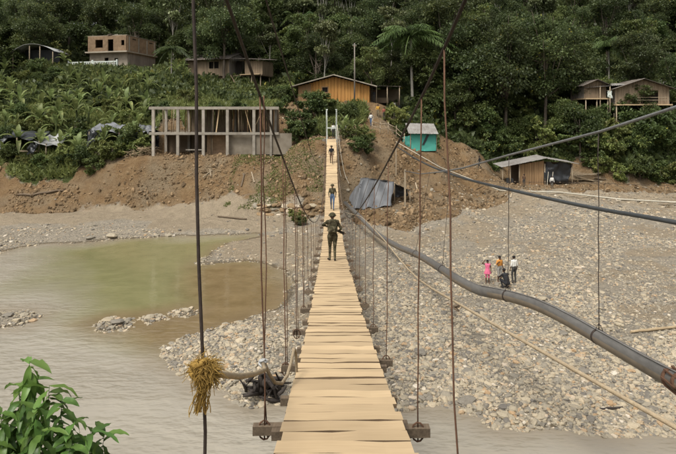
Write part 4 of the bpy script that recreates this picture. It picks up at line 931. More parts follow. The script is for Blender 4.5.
MB().box((colx[4] + 2.1, D0 + .12, (zb + zm) / 2 + .15), (3.9, .2, zm - zb - .25)).build('side_wall', M['concrete_wall'], fb)
MB().box(((colx[1] + colx[2]) / 2 + .3, D0 + .6, zb + .75), (2.0, .1, .12)).build('rail', M['concrete'], fb)
r = np.random.default_rng(31)
for i in range(26):
    x = r.uniform(colx[0] + .4, colx[-1] + .2); yv = D0 + r.uniform(.3, 2.6); dx = r.normal(0, .12)
    MB().tube([(x + dx, yv, zm + .1), (x, yv, zt - .1)], r.uniform(.035, .06), 6).build('prop', M['pole' if r.random() < .6 else 'tan_board'], fb)
for i in range(7):
    x = r.uniform(colx[1], colx[-1]); yv = D0 + r.uniform(.9, 1.4); MB().tube([(x, yv, zb - .1), (x, yv, zm - .1)], .045, 6).build('prop', M['pole'], fb)
for x, dx in ((-8.7, .55), (-9.7, -.35), (-13.0, .15)): MB().bar((x - dx, D0 + .25, zm + .1), (x + dx, D0 + .35, zt - .15), .12, .05).build('brace_board', M['deck'], fb)
# boards left lying above the roof and a block
pile = empty('board_pile', P(238, 0, 65.5), 0, 'heap of loose pale boards on the slope above the concrete frame', 'boards'); pile.location[2] = gz(pile.location[0], 65.5); pb_ = pile.location
for i in range(20):
    L_ = r.uniform(1.2, 2.8); a = r.normal(-.35, .5); c = np.array([r.normal(0, 1.3), r.normal(0, .5), .25 + .045 * i]); MB().bar(c - np.array([math.cos(a), .3, math.sin(a) * .35]) * L_ / 2, c + np.array([math.cos(a), .3, math.sin(a) * .35]) * L_ / 2, .2, .03).build('board', M['deck' if i % 3 else 'dryreed'], pile)
for (x, yv, d, nst, lab) in ((141, 148, 58.6, 60, 'heap of dry cut stalks at the left end of the concrete frame'), (205, 178, 55.9, 40, 'scattered dry stalks on the earth bank below the concrete frame')):
    q = P(x, yv, d); z = gz(q[0], d); h = empty('stalk_heap', (q[0], d, z), 0, lab, 'stalks'); b = MB()
    for i in range(nst * 2):
        a = r.uniform(0, 6.28); L_ = r.uniform(.4, 1.4); c = np.array([r.normal(0, .8 if nst == 60 else 2.2), r.normal(0, .5), 0.]); c[2] = gz(q[0] + c[0], d + c[1]) - z + r.uniform(0, .9 if nst == 60 else .12); v = np.array([math.cos(a), math.sin(a) * .5, r.normal(0, .3)]); b.tube([c - v * L_ / 2, c + v * L_ / 2], .022, 4)
    tag(b.build('stalks', M['dryreed'], h), kind='stuff')

# --- two storey block house, upper left
def house_empty(name, x, y, rz, label, z=None): return empty(name, (x, y, gz(x, y) if z is None else z), rz, label, 'house')
hx = P(128, 0, 93)
bh = house_empty('block_house', hx[0], 93, R(-14), 'two storey unfinished block house with a white balustrade on the hill', 18.6)
Wf, Dp = 7.6, 8.2; h1, h2 = 2.7, 2.9        # corner at the origin, front runs to -x, side runs to +y
b = MB(); wall(b, -Wf, 0, 0, h1, 0, .2, ((-4.6, -3.8, .1, 1.9), (-2.6, -1.9, .6, 1.8))); b.build('lower_wall', M['plaster'], bh)
b = MB(); wall(b, -Wf, 0, h1 + .22, h1 + h2, -.45, .2, ((-6.1, -4.6, h1 + .9, h1 + 2.3), (-3.6, -2.5, h1 + .24, h1 + 2.3), (-.95, -.35, h1 + 1.2, h1 + 2.1))); b.build('upper_wall', M['brick_face'], bh)
MB().box((0, Dp / 2, h1 / 2), (.2, Dp - .2, h1)).build('lower_side_wall', M['grey_board'], bh)
b = MB(); b.box((.003, Dp / 2 - .15, h1 + .22 + (h2 - .22) / 2), (.2, Dp + .4, h2 - .22)); b.build('upper_side_wall', M['brick_face'], bh)
for yv in (.2, 2.9, 5.4, 7.8): MB().box((.11, yv, h1 + 1.5), (.12, .28, h2 - .35)).build('pilaster', M['plaster'], bh)
for yv, w_ in ((1.6, .5), (6.6, .5)): MB().box((.09, yv, h1 + h2 - .45), (.14, w_ * 2, .12)).build('vent_slot', M['dark'], bh)
MB().box((-Wf / 2 + .1, Dp / 2 - .5, h1 + .11), (Wf + .75, Dp + 1.0, .22)).build('floor_slab', M['plaster'], bh)
MB().box((-Wf / 2, Dp - .1, (h1 + h2) / 2), (Wf - .2, .2, h1 + h2 - .1)).build('back_wall', M['brick_face'], bh)
MB().box((-Wf + .1, Dp / 2, (h1 + h2) / 2), (.2, Dp - .4, h1 + h2 - .1)).build('far_side_wall', M['brick_face'], bh)
MB().box((-Wf / 2, Dp / 2, h1 + h2 + .06), (Wf + .3, Dp + .9, .12)).build('roof_slab', M['concrete_wall'], bh)
for i in range(9):
    MB().box((r.uniform(-Wf, 0), r.uniform(-.2, 2.5), h1 + h2 + .2), (r.uniform(.6, 1.8), r.uniform(.4, 1.2), r.uniform(.08, .3)), rot=(r.normal(0, .15), r.normal(0, .12), r.uniform(0, 3))).build('roof_sheet', M['oldzinc' if i % 2 else 'concrete'], bh)
ter = MB().box((-Wf / 2 - .4, -2.0, -.35), (Wf + 1.9, 3.4, .7)); ter.build('terrace', M['concrete_wall'], bh)
bal = MB().box((-Wf / 2 - .4, -3.62, .82), (Wf + 1.9, .16, .14)).box((-Wf / 2 - .4, -3.62, .06), (Wf + 1.9, .14, .12)); bo = bal.build('balustrade', M['white_paint'], bh)
bl = MB().tube([(0, 0, 0), (0, 0, .15), (0, 0, .35), (0, 0, .62)], [.05, .11, .06, .08], 6).mesh('baluster', M['white_paint'])
for i in range(28): link('baluster', bl, bo, (-Wf - 1.2 + i * (Wf + 1.6) / 27, -3.62, .13))
for x in (-Wf - 1.3, -Wf / 2 - .4, .5): MB().box((x, -3.62, .55), (.26, .26, 1.15)).build('balustrade_post', M['white_paint'], bh)

# --- weathered plank house with annex
wx_ = P(231, 0, 84)
wh = house_empty('plank_house', wx_[0] - .3, 84, R(-20), 'weathered grey plank house with a stilted annex on the slope above the frame', 16.9)
b = MB(); boards(b, -7.6, 0, -.3, 2.5, 0, .24, ((-3.6, -1.9, .9, 1.95),), 11); b.build('front_wall', M['old_board'], wh)
b = MB(); boards(b, 0, 5.5, -.3, 2.5, 0, .24, (), 12, top=lambda v: 2.5 + .95 * (1 - abs(v - 2.75) / 2.75), along='y'); b.build('gable_wall', M['grey_board'], wh)
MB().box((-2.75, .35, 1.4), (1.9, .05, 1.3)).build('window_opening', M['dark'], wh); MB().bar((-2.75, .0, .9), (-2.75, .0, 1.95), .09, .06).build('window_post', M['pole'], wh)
b = MB(); zinc(b, (-8.2, -.9, 2.25), (.45, -.9, 2.25), (-8.2, 2.75, 3.5), (.45, 2.75, 3.5), 34, seed=1); b.build('roof_sheet', M['oldzinc'], wh)
b = MB(); zinc(b, (-8.2, 6.2, 2.25), (.45, 6.2, 2.25), (-8.2, 2.75, 3.52), (.45, 2.75, 3.52), 34, seed=2); b.build('roof_sheet', M['oldzinc'], wh)
MB().box((-3.8, 5.5, 1.2), (7.4, .08, 2.6)).build('back_wall', M['grey_board'], wh)
b = MB(); boards(b, 1.5, 5.5, -.2, 2.1, .6, .24, ((1.4, 2.4, -.3, 1.95),), 13, top=lambda v: 2.15 - .05 * v); b.build('annex_wall', M['old_board'], wh)
b = MB(); boards(b, .6, 4.2, -.2, 1.9, 5.5, .24, (), 14, along='y'); b.build('annex_side_wall', M['old_board'], wh)
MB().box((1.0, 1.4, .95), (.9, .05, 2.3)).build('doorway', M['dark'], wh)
MB().box((2.9, 1.8, -.34), (5.6, 3.6, .18)).build('annex_floor', M['oldwood'], wh); MB().box((3.8, -.1, -.22), (3.4, .5, .10)).build('ledge', M['deck'], wh)
b = MB(); zinc(b, (.4, -.5, 2.35), (6.1, -.4, 1.95), (.4, 4.4, 2.9), (6.1, 4.4, 2.4), 24, seed=3); b.build('annex_roof', M['oldzinc'], wh)
for x, yv in ((1.6, .2), (3.4, .1), (3.8, .2), (5.3, .3), (5.3, 3.2)): MB().tube([(x, yv, -3.6), (x + .05, yv, -.4)], .08, 6).build('stilt', M['pole'], wh)
for s in (-.3, .3): MB().bar((.6 + s * .1, -.2 + s, -.3), (3.4 + s * .1, -1.6 + s, -3.4), .08, .2).build('stair_rail', M['oldwood'], wh)
for i in range(9): t = i / 8; MB().box((.6 + 2.8 * t, -.2 - 1.4 * t, -.3 - 3.1 * t), (.25, .7, .05)).build('stair_tread', M['oldwood'], wh)

# --- orange board house above the landing
oh = house_empty('orange_house', P(334, 0, 75)[0], 75, R(-3), 'bright orange board house with a low gable roof above the far landing', 12.2)
gt = lambda v: 3.55 - .27 * abs(v)
b = MB(); boards(b, -5.0, 4.9, -.4, 3, 0, .45, ((-1.65, -.85, 1.35, 2.1),), 21, top=gt, ragged=0); b.build('gable_wall', M['orange_board'], oh)
b = MB(); boards(b, -5.0, -3.2, -.35, 3, -.05, .45, (), 22, top=lambda v: gt(v) - .05, ragged=0); b.build('pale_panel', M['tan_board'], oh)
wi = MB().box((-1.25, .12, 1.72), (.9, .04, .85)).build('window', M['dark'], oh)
fr = MB(); wall(fr, -1.75, -.75, 1.25, 2.2, -.05, .05, ((-1.62, -.88, 1.38, 2.07),)); fr.build('frame', M['tan_board'], wi)
for s in (-1, 1):
    b = MB(); zinc(b, (s * 5.9, -.9, 2.18), (s * 5.9, 7.5, 2.18), (0, -.9, 3.78), (0, 7.5, 3.78), 30, seed=4 + s); b.build('roof_sheet', M['zinc'], oh)
    MB().bar((s * 5.95, -.95, 2.13), (0, -.95, 3.75), .05, .14).build('barge_board', M['plaster'], oh)
    b = MB(); boards(b, 0, 6.5, -.4, 2.2, s * 4.95, .4, (), 25 + s, along='y'); b.build('side_wall', M['orange_board'], oh)
MB().box((0, 6.6, .9), (9.8, .08, 2.6)).build('back_wall', M['orange_board'], oh)
b = MB(); zinc(b, (4.6, .6, 2.35), (9.4, .6, 2.2), (4.6, 5, 2.6), (9.4, 5, 2.4), 18, seed=8); b.build('porch_roof', M['oldzinc'], oh)
for x in (5.9, 7.4, 9.1): MB().tube([(x, .8, -.4), (x, .8, 2.25)], .07, 6).build('porch_post', M['pole'], oh)
MB().box((7.2, 4.6, .8), (4.4, .1, 2.4)).build('porch_wall', M['oldwood'], oh); MB().box((6.6, 3.2, .35), (2.2, .7, .75)).build('bench', M['oldwood'], oh)

# --- turquoise stall
ks = empty('turquoise_stall', (P(423, 0, 65.5)[0], 65.5, 5.95), 0, 'small stall with turquoise tarpaulin walls and a grey sheet roof', 'stall')
b = MB(); tarp(b, (-1.45, 0, .05), (1.6, 0, .05), (-1.45, .02, 2.2), (1.6, .02, 2.2), 3, 0, .05); b.build('front_tarp', M['turquoise'], ks)
b = MB(); tarp(b, (1.6, 0, .05), (1.6, 2.6, .05), (1.6, 0, 2.2), (1.6, 2.6, 2.2), 4, 0, .05); b.build('side_tarp', M['turquoise'], ks)
b = MB(); tarp(b, (-2.4, .5, .3), (-1.45, .1, .2), (-2.4, .5, 1.8), (-1.45, .1, 1.9), 5, 0, .12); b.build('side_tarp', M['turquoise'], ks)
b = MB().add([(-.15, -.05, .75), (.15, -.06, .85), (.75, -.06, 2.0), (.45, -.05, 2.05), (.2, -.05, 1.5)], [(0, 1, 2, 3, 4)]); b.build('tear', M['black_tarp'], ks)
b = MB(); zinc(b, (-1.8, -.6, 2.2), (1.8, -.6, 2.15), (-1.8, 2.8, 3.4), (1.8, 2.8, 3.35), 30, .022, seed=9); b.build('roof_sheet', M['zinc'], ks)
for x, yv, h in ((-1.5, .08, 2.3), (1.65, .08, 2.3), (-1.5, 2.6, 3.2), (1.65, 2.6, 3.2)): MB().tube([(x, yv, -.5), (x, yv, h)], .06, 6).build('post', M['pole'], ks)

# --- shed at the edge of the gravel
sx = P(544, 0, 70)
sd2 = empty('river_shed', (sx[0], 70, 1.35), 0, 'board shed with a black plastic side under two pale roof sheets on the gravel', 'shed')
b = MB(); boards(b, -3.2, 0, -.1, 2.6, 0, .3, (), 41, top=lambda v: 3.15 + .17 * v); b.build('board_wall', M['tan_board'], sd2)
b = MB(); tarp(b, (.1, -.1, .2), (3.4, .2, .1), (.1, 0, 3.0), (3.5, .2, 2.7), 7, 0, .5); b.build('plastic_wall', M['black_tarp'], sd2)
b = MB(); zinc(b, (-5.7, -.8, 2.35), (.25, -.8, 3.55), (-5.7, 3.2, 2.5), (.25, 3.2, 3.7), 44, .022, seed=11); b.build('roof_sheet', M['zinc'], sd2)
b = MB(); zinc(b, (.1, -.8, 3.45), (4.3, -.7, 2.75), (.1, 3.2, 3.6), (4.3, 3.2, 2.9), 34, .022, seed=12); b.build('roof_sheet', M['zinc'], sd2)
MB().box((0, 3.1, 1.3), (6.6, .08, 2.8)).build('back_wall', M['oldwood'], sd2)
for x in (-5.4, -4.4, -3.25, .05, 3.6): MB().tube([(x, -.15, -.4), (x, -.15, 2.4 if x < -4 else 2.75)], .07, 6).build('post', M['pole'], sd2)
for dx in (-.1, .5): MB().bar((.3 + dx, -.5, 0), (.55 + dx, -.3, 1.7), .06, .06).build('prop', M['palepipe'], sd2)
for i in range(2): b = MB(); b.box((-4.6 + .5 * i, .4, .35), (.4, .4, .8)).ball((-4.6 + .5 * i, .4, .75), (.2, .2, .1)); b.build('drum', M['hose'], sd2)
q = P(587, 0, 73.2); bp = empty('plank_stack', (q[0], 73.2, gz(q[0], 73.2)), 0, 'stack of rough boards beside the shed at the forest foot', 'boards')
for i in range(14): a = r.normal(-.08, .1); c = np.array([r.normal(0, .5), r.normal(0, .4), .08 + .075 * i]); v = np.array([math.cos(a), .2, math.sin(a)]) * r.uniform(1.5, 2.6); MB().bar(c - v, c + v, .24, .05).build('board', M['pole'], bp)

# --- houses on stilts, right
def stilt_house(x, y, z, w, d, h, rise, label, seed, door=None, rz=0, wallm='old_board', roofm='oldzinc'):
    o = house_empty('stilt_house', x, y, rz, label, z); top = lambda v: h + rise * (1 - abs(v) / (w / 2 + .4))
    b = MB(); boards(b, -w / 2, w / 2, 0, h, 0, .24, (door,) if door else (), seed, top=top); b.build('gable_wall', M[wallm], o)
    for s in (-1, 1):
        b = MB(); boards(b, 0, d, 0, h, s * w / 2, .26, (), seed + 1 + s, along='y'); b.build('side_wall', M['grey_board'], o)
        b = MB(); zinc(b, (s * (w / 2 + .7), -.9, h - .12), (s * (w / 2 + .7), d + .5, h - .12), (0, -.9, h + rise + .12), (0, d + .5, h + rise + .12), 18, seed=seed + s); b.build('roof_sheet', M[roofm], o)
    MB().box((0, d - .1, h / 2), (w - .1, .08, h)).build('back_wall', M['grey_board'], o)
    MB().box((0, d / 2 - .3, -.12), (w + .3, d + .9, .16)).build('floor', M['deck'], o)
    if door: MB().box(((door[0] + door[1]) / 2, .3, (door[2] + door[3]) / 2), (door[1] - door[0] + .2, .05, door[3] - door[2] + .1)).build('doorway', M['dark'], o)
    for xx in (-w / 2, 0, w / 2):
        for yv in (-.5, d - .2): MB().tube([(xx, yv, -4.5), (xx, yv, -.2)], .09, 6).build('stilt', M['pole'], o)
    return o
q = P(642, 104, 80); o = stilt_house(q[0], 80, q[2], 7.6, 6, 2.3, 1.35, 'larger board stilt house with an open gable doorway in the forest', 51, (-.2, 2.2, .1, 2.0), R(-6))
b = MB(); zinc(b, (-8.2, -.3, 2.45), (-2.2, -.3, 2.9), (-8.2, 4, 2.75), (-2.2, 4, 3.4), 20, seed=61); b.build('lean_to_roof', M['zinc'], o)
for xx in (-6.0, -4.6): MB().tube([(xx, -.2, -3), (xx, -.2, 2.7)], .07, 6).build('post', M['pole'], o)
MB().box((1.0, -1.0, .55), (4.2, .06, .08)).box((1.0, -1.0, .95), (4.2, .06, .08)).build('railing', M['pole'], o)
q = P(595, 98, 81); stilt_house(q[0], 81, q[2], 3.4, 4, 1.9, .75, 'small board hut under a dark roof beside the larger stilt house', 52, None, R(4))
q = P(686, 104, 84); stilt_house(q[0], 84, q[2] + .5, 5, 5, 2.5, .8, 'board hut partly hidden behind the larger stilt house', 53, None, 0, 'orange_board', 'zinc')
q = P(610, 94, 80.2); lw = empty('laundry', (q[0], 80.2, q[2]), 0, 'white cloth hanging between the two stilt houses', 'laundry')
b = MB(); tarp(b, (-.35, 0, -.5), (.35, 0, -.6), (-.3, 0, .5), (.3, 0, .6), 2, 0, .15); b.build('cloth', M['white_paint'], lw)
MB().tube([(-.5, 0, .52), (.5, 0, .58)], .02, 5).build('line', M['rope'], lw)

# --- tarpaulin shelter by the bridge
ts = empty('tarpaulin_shelter', (3.2, 51, 1.75), 0, 'grey tarpaulin tent shelter on the earth bank beside the bridge', 'shelter')
def TP(x, yv, d): return P(x, yv, d) - np.array([3.2, 51, 1.75])
b = MB(); tarp(b, TP(353, 209, 49.6), TP(391.5, 206, 49.8), TP(361.5, 177.5, 51.6), TP(394, 182, 51.8), 11, .12, .22, 18, 14); b.build('front_sheet', M['tarp'], ts)
b = MB(); tarp(b, TP(353, 209, 49.6), TP(349, 196, 52.8), TP(361.5, 177.5, 51.6), TP(360, 182, 53.4), 12, .05, .2); b.build('end_sheet', M['tarp'], ts)
b = MB(); tarp(b, TP(361.5, 177.5, 51.6), TP(394, 182, 51.8), TP(356, 195, 55), TP(392, 194, 55), 13, .1, .2); b.build('rear_sheet', M['tarp'], ts)
b = MB(); tarp(b, TP(394, 183, 51.7), TP(411, 191, 51.5), TP(394, 184, 54), TP(411, 191, 54), 14, .05, .1); b.build('porch_sheet', M['black_tarp'], ts)
b = MB(); tarp(b, TP(394, 197, 53.6), TP(408, 196, 53.6), TP(394, 184, 53.6), TP(408, 190.5, 53.6), 15, 0, .1); b.build('porch_back', M['black_tarp'], ts)
for x, yv, d in ((394.5, 182, 51.75), (410, 191, 51.5), (361.5, 177.5, 51.65)):
    p = TP(x, yv, d); MB().tube([(p[0], p[1], -.4), p], .045, 6).build('pole', M['pole'], ts)
for x in (366, 372, 378, 385): MB().bar(TP(x + 3, 180, 51.3) + np.array([0, -.1, .1]), TP(x - 6, 207, 49.5) + np.array([0, -.08, .03]), .03, .03).build('tie_rope', M['steel'], ts)
# --- plastic shelters in the bushes, left
def lean(x, yv, d, w, h, dep, matl, label, seed, tilt=.4):
    q = P(x, yv, d); z = gz(q[0], d); o = empty('plastic_shelter', (q[0], d, z), 0, label, 'shelter'); b = MB()
    tarp(b, (-w / 2, -.3, h - tilt), (w / 2, -.3, h - tilt * 1.3), (-w / 2, dep, h + tilt), (w / 2, dep, h + tilt * .6), seed, .25, .5); b.build('roof_sheet', M[matl], o)
    b = MB(); tarp(b, (-w / 2, dep, 0), (w / 2, dep, 0), (-w / 2, dep, h), (w / 2, dep, h * .9), seed + 2, 0, .3); b.build('back_sheet', M['black_tarp'], o)
    b = MB(); tarp(b, (-w / 2 - .1, -.3, h - tilt), (-w / 2 + w * .3, -.35, h - tilt), (-w / 2 - .3, -.6, .5), (-w / 2 + w * .2, -.7, .7), seed + 4, 0, .35); b.build('hanging_sheet', M['black_tarp' if matl != 'black_tarp' else 'tarp'], o)
    for s in (-1, 0, 1): MB().tube([(s * w / 2, -.2, -.4), (s * w / 2, -.2, h - tilt * 1.1)], .06, 6).build('post', M['pole'], o)
    MB().box((0, -.1, .35), (w * .95, .08, .16)).build('rail', M['pole'], o)
lean(18, 150, 61, 5.0, 2.3, 2.5, 'black_tarp', 'shelter of sagging black plastic among the banana plants', 71)
lean(47, 148, 60.6, 3.4, 2.2, 2.2, 'pale_tarp', 'shelter with a pale plastic roof sheet beside the black one', 75, .5)
lean(105, 142, 61.5, 3.4, 2.8, 2.4, 'tarp', 'grey plastic roofed shelter half hidden behind banana leaves', 79)
lean(143, 142, 61, 2.2, 2.9, 2.0, 'tarp', 'grey plastic roofed lean-to at the left end of the concrete frame', 83)
# --- arched sheet roof, far left on the hill
q = P(36, 0, 89); ar = empty('arched_shelter', (q[0], 89, gz(q[0], 89) + 1.1), 0, 'low shelter under a curved pale sheet roof on the upper left hill', 'shelter')
g = [[(-3.7 + 7.4 * i / 16, yv, 1.2 + 1.5 * math.sin(math.pi * (i / 16 * .92 + .04)) ** .8 - (.35 if i < 5 else 0) * (1 - i / 5)) for yv in (-1.2, 1, 3.5)] for i in range(17)]
MB().sheet(g, .05).build('roof_sheet', M['pale_tarp'], ar); MB().box((.3, 1.4, .9), (5.8, .08, 2.2)).build('back_wall', M['black_tarp'], ar)
for x in (-3.2, -.5, 1.2, 3.3): MB().tube([(x, -1, -2.2), (x, -1, 1.45 if abs(x) > 3 else 2.4)], .08, 6).build('post', M['pole'], ar)
# --- utility pole
q = P(354.5, 0, 73.2); z = gz(q[0], 73.2); up = empty('utility_pole', (q[0], 73.2, z), 0, 'slim grey utility pole in front of the orange house', 'pole')
zt_ = CZ + (HZ - 43) * 73.2 / F - z
MB().tube([(0, 0, -1), (.02, 0, zt_ / 2), (0, 0, zt_)], [.12, .10, .075], 8).build('pole', M['grey_board'], up); MB().box((0, 0, zt_ - .4), (.5, .08, .08)).build('crossarm', M['oldwood'], up)
for s in (-.2, .2): MB().tube([(s, 0, zt_ - .36), (s, 0, zt_ - .2)], [.04, .03], 6).build('insulator', M['white_paint'], up)
# --- steps and fence rails by the landing
stp = empty('stone_steps', (0, 0, 0), 0, 'flight of rough steps climbing from the landing towards the path', 'steps')
for i in range(7): x = 2.2 + .12 * i; yv = 63.0 + i * 1.0; MB().box((x - 1.6, yv, gz(x - 1.6, yv) + .02), (1.5, .5, .24), rot=(0, 0, r.normal(0, .08))).build('step', M['concrete_wall'], stp)
fl = empty('pole_fence', (0, 0, 0), 0, 'rough pole fence beside the earth path above the landing', 'fence')
pts = [P(x, yv, d) for x, yv, d in ((372, 132, 65), (380, 134, 65), (388, 136, 65), (396, 138, 65), (404, 143, 64.5))]
tops = []
for p in pts: z = gz(p[0], p[1]); MB().tube([(p[0], p[1], z - .4), (p[0] + .05, p[1], z + 1.5)], .06, 6).build('post', M['pole'], fl); tops.append((p[0], p[1] - .08, z + 1.25))
for a, c in zip(tops, tops[1:]): MB().tube([a, c], .045, 6).build('rail', M['pole'], fl); MB().tube([np.array(a) - (0, 0, .55), np.array(c) - (0, 0, .5)], .04, 6).build('rail', M['pole'], fl)
# --- earth ledge held by rough slabs left of the bridge, and scrap lying about
lg = empty('dry_stone_wall', (-4.4, 50.8, 0), R(-4), 'low rough stone wall holding the earth bank left of the bridge', 'wall')
clod_me = []
for me in stone_me[:4]: c_ = me.copy(); c_.materials.clear(); c_.materials.append(M['clod']); clod_me.append(c_)
for i in range(64):
    row = i % 4; xx = -3.6 + (i // 4) * .46 + r.normal(0, .1); s__ = r.uniform(.2, .38)
    link('stone', clod_me[i % 4] if i % 3 else stone_me[i % 7], lg, (xx, .25 * row + r.normal(0, .08), .45 + .38 * row + r.normal(0, .06)), (r.normal(0, .2), r.normal(0, .2), r.uniform(0, 6.3)), (s__ * 1.3, s__, s__ * .75))
for i in range(16):
    x = r.uniform(355, 520) if i < 9 else r.uniform(180, 320); d = r.uniform(54, 66) if i < 9 else r.uniform(53, 57); X_ = (x - 338) * d / F; a = r.uniform(0, 3.1); L_ = r.uniform(.5, 1.3); v = np.array([math.cos(a), math.sin(a)]) * L_ / 2
    if abs(X_ - deckx(d)) < 1.2: continue
    p0 = (X_ - v[0], d - v[1], gz(X_ - v[0], d - v[1]) + .12); p1 = (X_ + v[0], d + v[1], gz(X_ + v[0], d + v[1]) + .12)
    tag(MB().bar(p0, p1, .13, .04).build('scrap_board', M['pole' if i % 2 else 'oldwood']), 'loose scrap board lying on the bare earth right of the bridge' if i < 9 else 'loose scrap board on the bare earth below the concrete frame', 'board', 'scrap boards right of the bridge' if i < 9 else 'scrap boards below the concrete frame')
# --- driftwood and logs on the shore
q = W0([(266, 398)])[0]; dw = empty('driftwood_pile', (q[0], q[1], gz(q[0], q[1])), 0, 'black tangle of driftwood at the waterline beside the bridge', 'driftwood')
for i in range(46):
    c = np.array([r.normal(0, .36), r.normal(0, .26), r.uniform(.02, .75) * (1 - .0)]); v = unit(np.array([r.normal(0, .8), r.normal(0, .6), r.normal(0, .55)])) * r.uniform(.15, .5); w_ = r.uniform(.018, .07)
    MB().tube([c - v, c + r.normal(0, .06, 3), c + v], [w_, w_ * 1.1, w_ * .5], 6).build('branch', M['debris'], dw)
for c, s in (((-.25, 0, .28), .22), ((.3, .1, .22), .2), ((.05, -.15, .55), .18)): MB().ball(c, (s * 1.2, s, s), nu=9, nv=6).build('root_clump', M['debris'], dw)
def log(x, yv, L_, w_, a, m, label):
    q = W0([(x, yv)])[0]; z = gz(q[0], q[1]) + w_ * .9; v = np.array([math.cos(a), math.sin(a), .02]) * L_ / 2; t = np.linspace(-1, 1, 7)
    pts = np.array([q[0], q[1], z]) + v * t[:, None] + r.normal(0, w_ * .25, (7, 3)); pts[:, 2] = [gz(p[0], p[1]) + w_ * 1.2 for p in pts]
    tag(MB().tube(pts, w_ * (1 - .25 * np.abs(t)), 7).build('log', M[m]), label, 'log')
log(612, 415, .85, .045, .15, 'debris', 'short dark log lying on the gravel near the water')
log(655, 338, 2.6, .07, .25, 'dryreed', 'long pale log lying on the gravel below the thick pipe')
log(40, 214, 5.0, .12, .05, 'oldwood', 'long grey log at the foot of the left earth bank')
log(232, 226, 3.0, .08, -.3, 'oldwood', 'thin branch lying on the mud flat at the far shore')
#MORE

# ------------------------------------------------------------------ people
def capsule(b, p, q, r0, r1):
    p = np.array(p, float); q = np.array(q, float); d = unit(q - p)
    pts = [p - d * r0 * .95, p - d * r0 * .6, p, (p + q) / 2, q, q + d * r1 * .6, q + d * r1 * .95]
    b.tube(pts, [r0 * .25, r0 * .8, r0, (r0 + r1) / 2, r1, r1 * .8, r1 * .25], 12)
# a pose gives joint places for a figure 1.75 m tall that looks along +y
STAND = dict(pelvis=(0, 0, .93), waist=(0, 0, 1.08), chest=(0, .01, 1.32), neck=(0, .0, 1.47), head=(0, .03, 1.62), shL=(-.17, 0, 1.41), shR=(.17, 0, 1.41), elL=(-.24, -.03, 1.13), elR=(.24, -.03, 1.13), wrL=(-.25, .06, .88), wrR=(.25, .06, .88),
             hpL=(-.09, 0, .90), hpR=(.09, 0, .90), knL=(-.10, .02, .49), knR=(.10, .02, .49), anL=(-.10, -.02, .08), anR=(.10, -.02, .08), toL=(-.12, .15, .035), toR=(.12, .15, .035))
def pose(**k): d = dict(STAND); d.update(k); return d
WALK = pose(knL=(-.09, .16, .52), anL=(-.09, .20, .09), toL=(-.10, .38, .045), knR=(.09, .02, .50), anR=(.09, -.26, .16), toR=(.09, -.12, .04), elL=(-.24, -.16, 1.16), wrL=(-.22, -.12, .90), elR=(.24, .08, 1.15), wrR=(.22, .24, .96))
CARRY = pose(knL=(-.085, .13, .50), anL=(-.10, .02, .08), toL=(-.15, .18, .035), knR=(.08, .02, .50), anR=(.075, -.16, .11), toR=(.08, .02, .04), pelvis=(0, 0, .93), chest=(0, .05, 1.31), neck=(0, .08, 1.45), head=(0, .12, 1.59), elL=(-.36, .08, 1.28), wrL=(-.20, .28, 1.20), elR=(.31, -.02, 1.15), wrR=(.24, .24, 1.03))
RAISE = pose(elR=(.38, .06, 1.47), wrR=(.22, .08, 1.66), knL=(-.09, .06, .49))
CROUCH = pose(pelvis=(0, -.18, .34), waist=(0, -.12, .48), chest=(0, .02, .70), neck=(0, .10, .84), head=(0, .15, .98), shL=(-.17, .03, .79), shR=(.17, .03, .79), elL=(-.24, .24, .62), elR=(.24, .24, .62), wrL=(-.12, .42, .52), wrR=(.12, .42, .52),
              hpL=(-.10, -.16, .33), hpR=(.10, -.16, .33), knL=(-.15, .27, .46), knR=(.15, .27, .46), anL=(-.13, .05, .08), anR=(.13, .05, .08), toL=(-.15, .24, .035), toR=(.15, .24, .035))
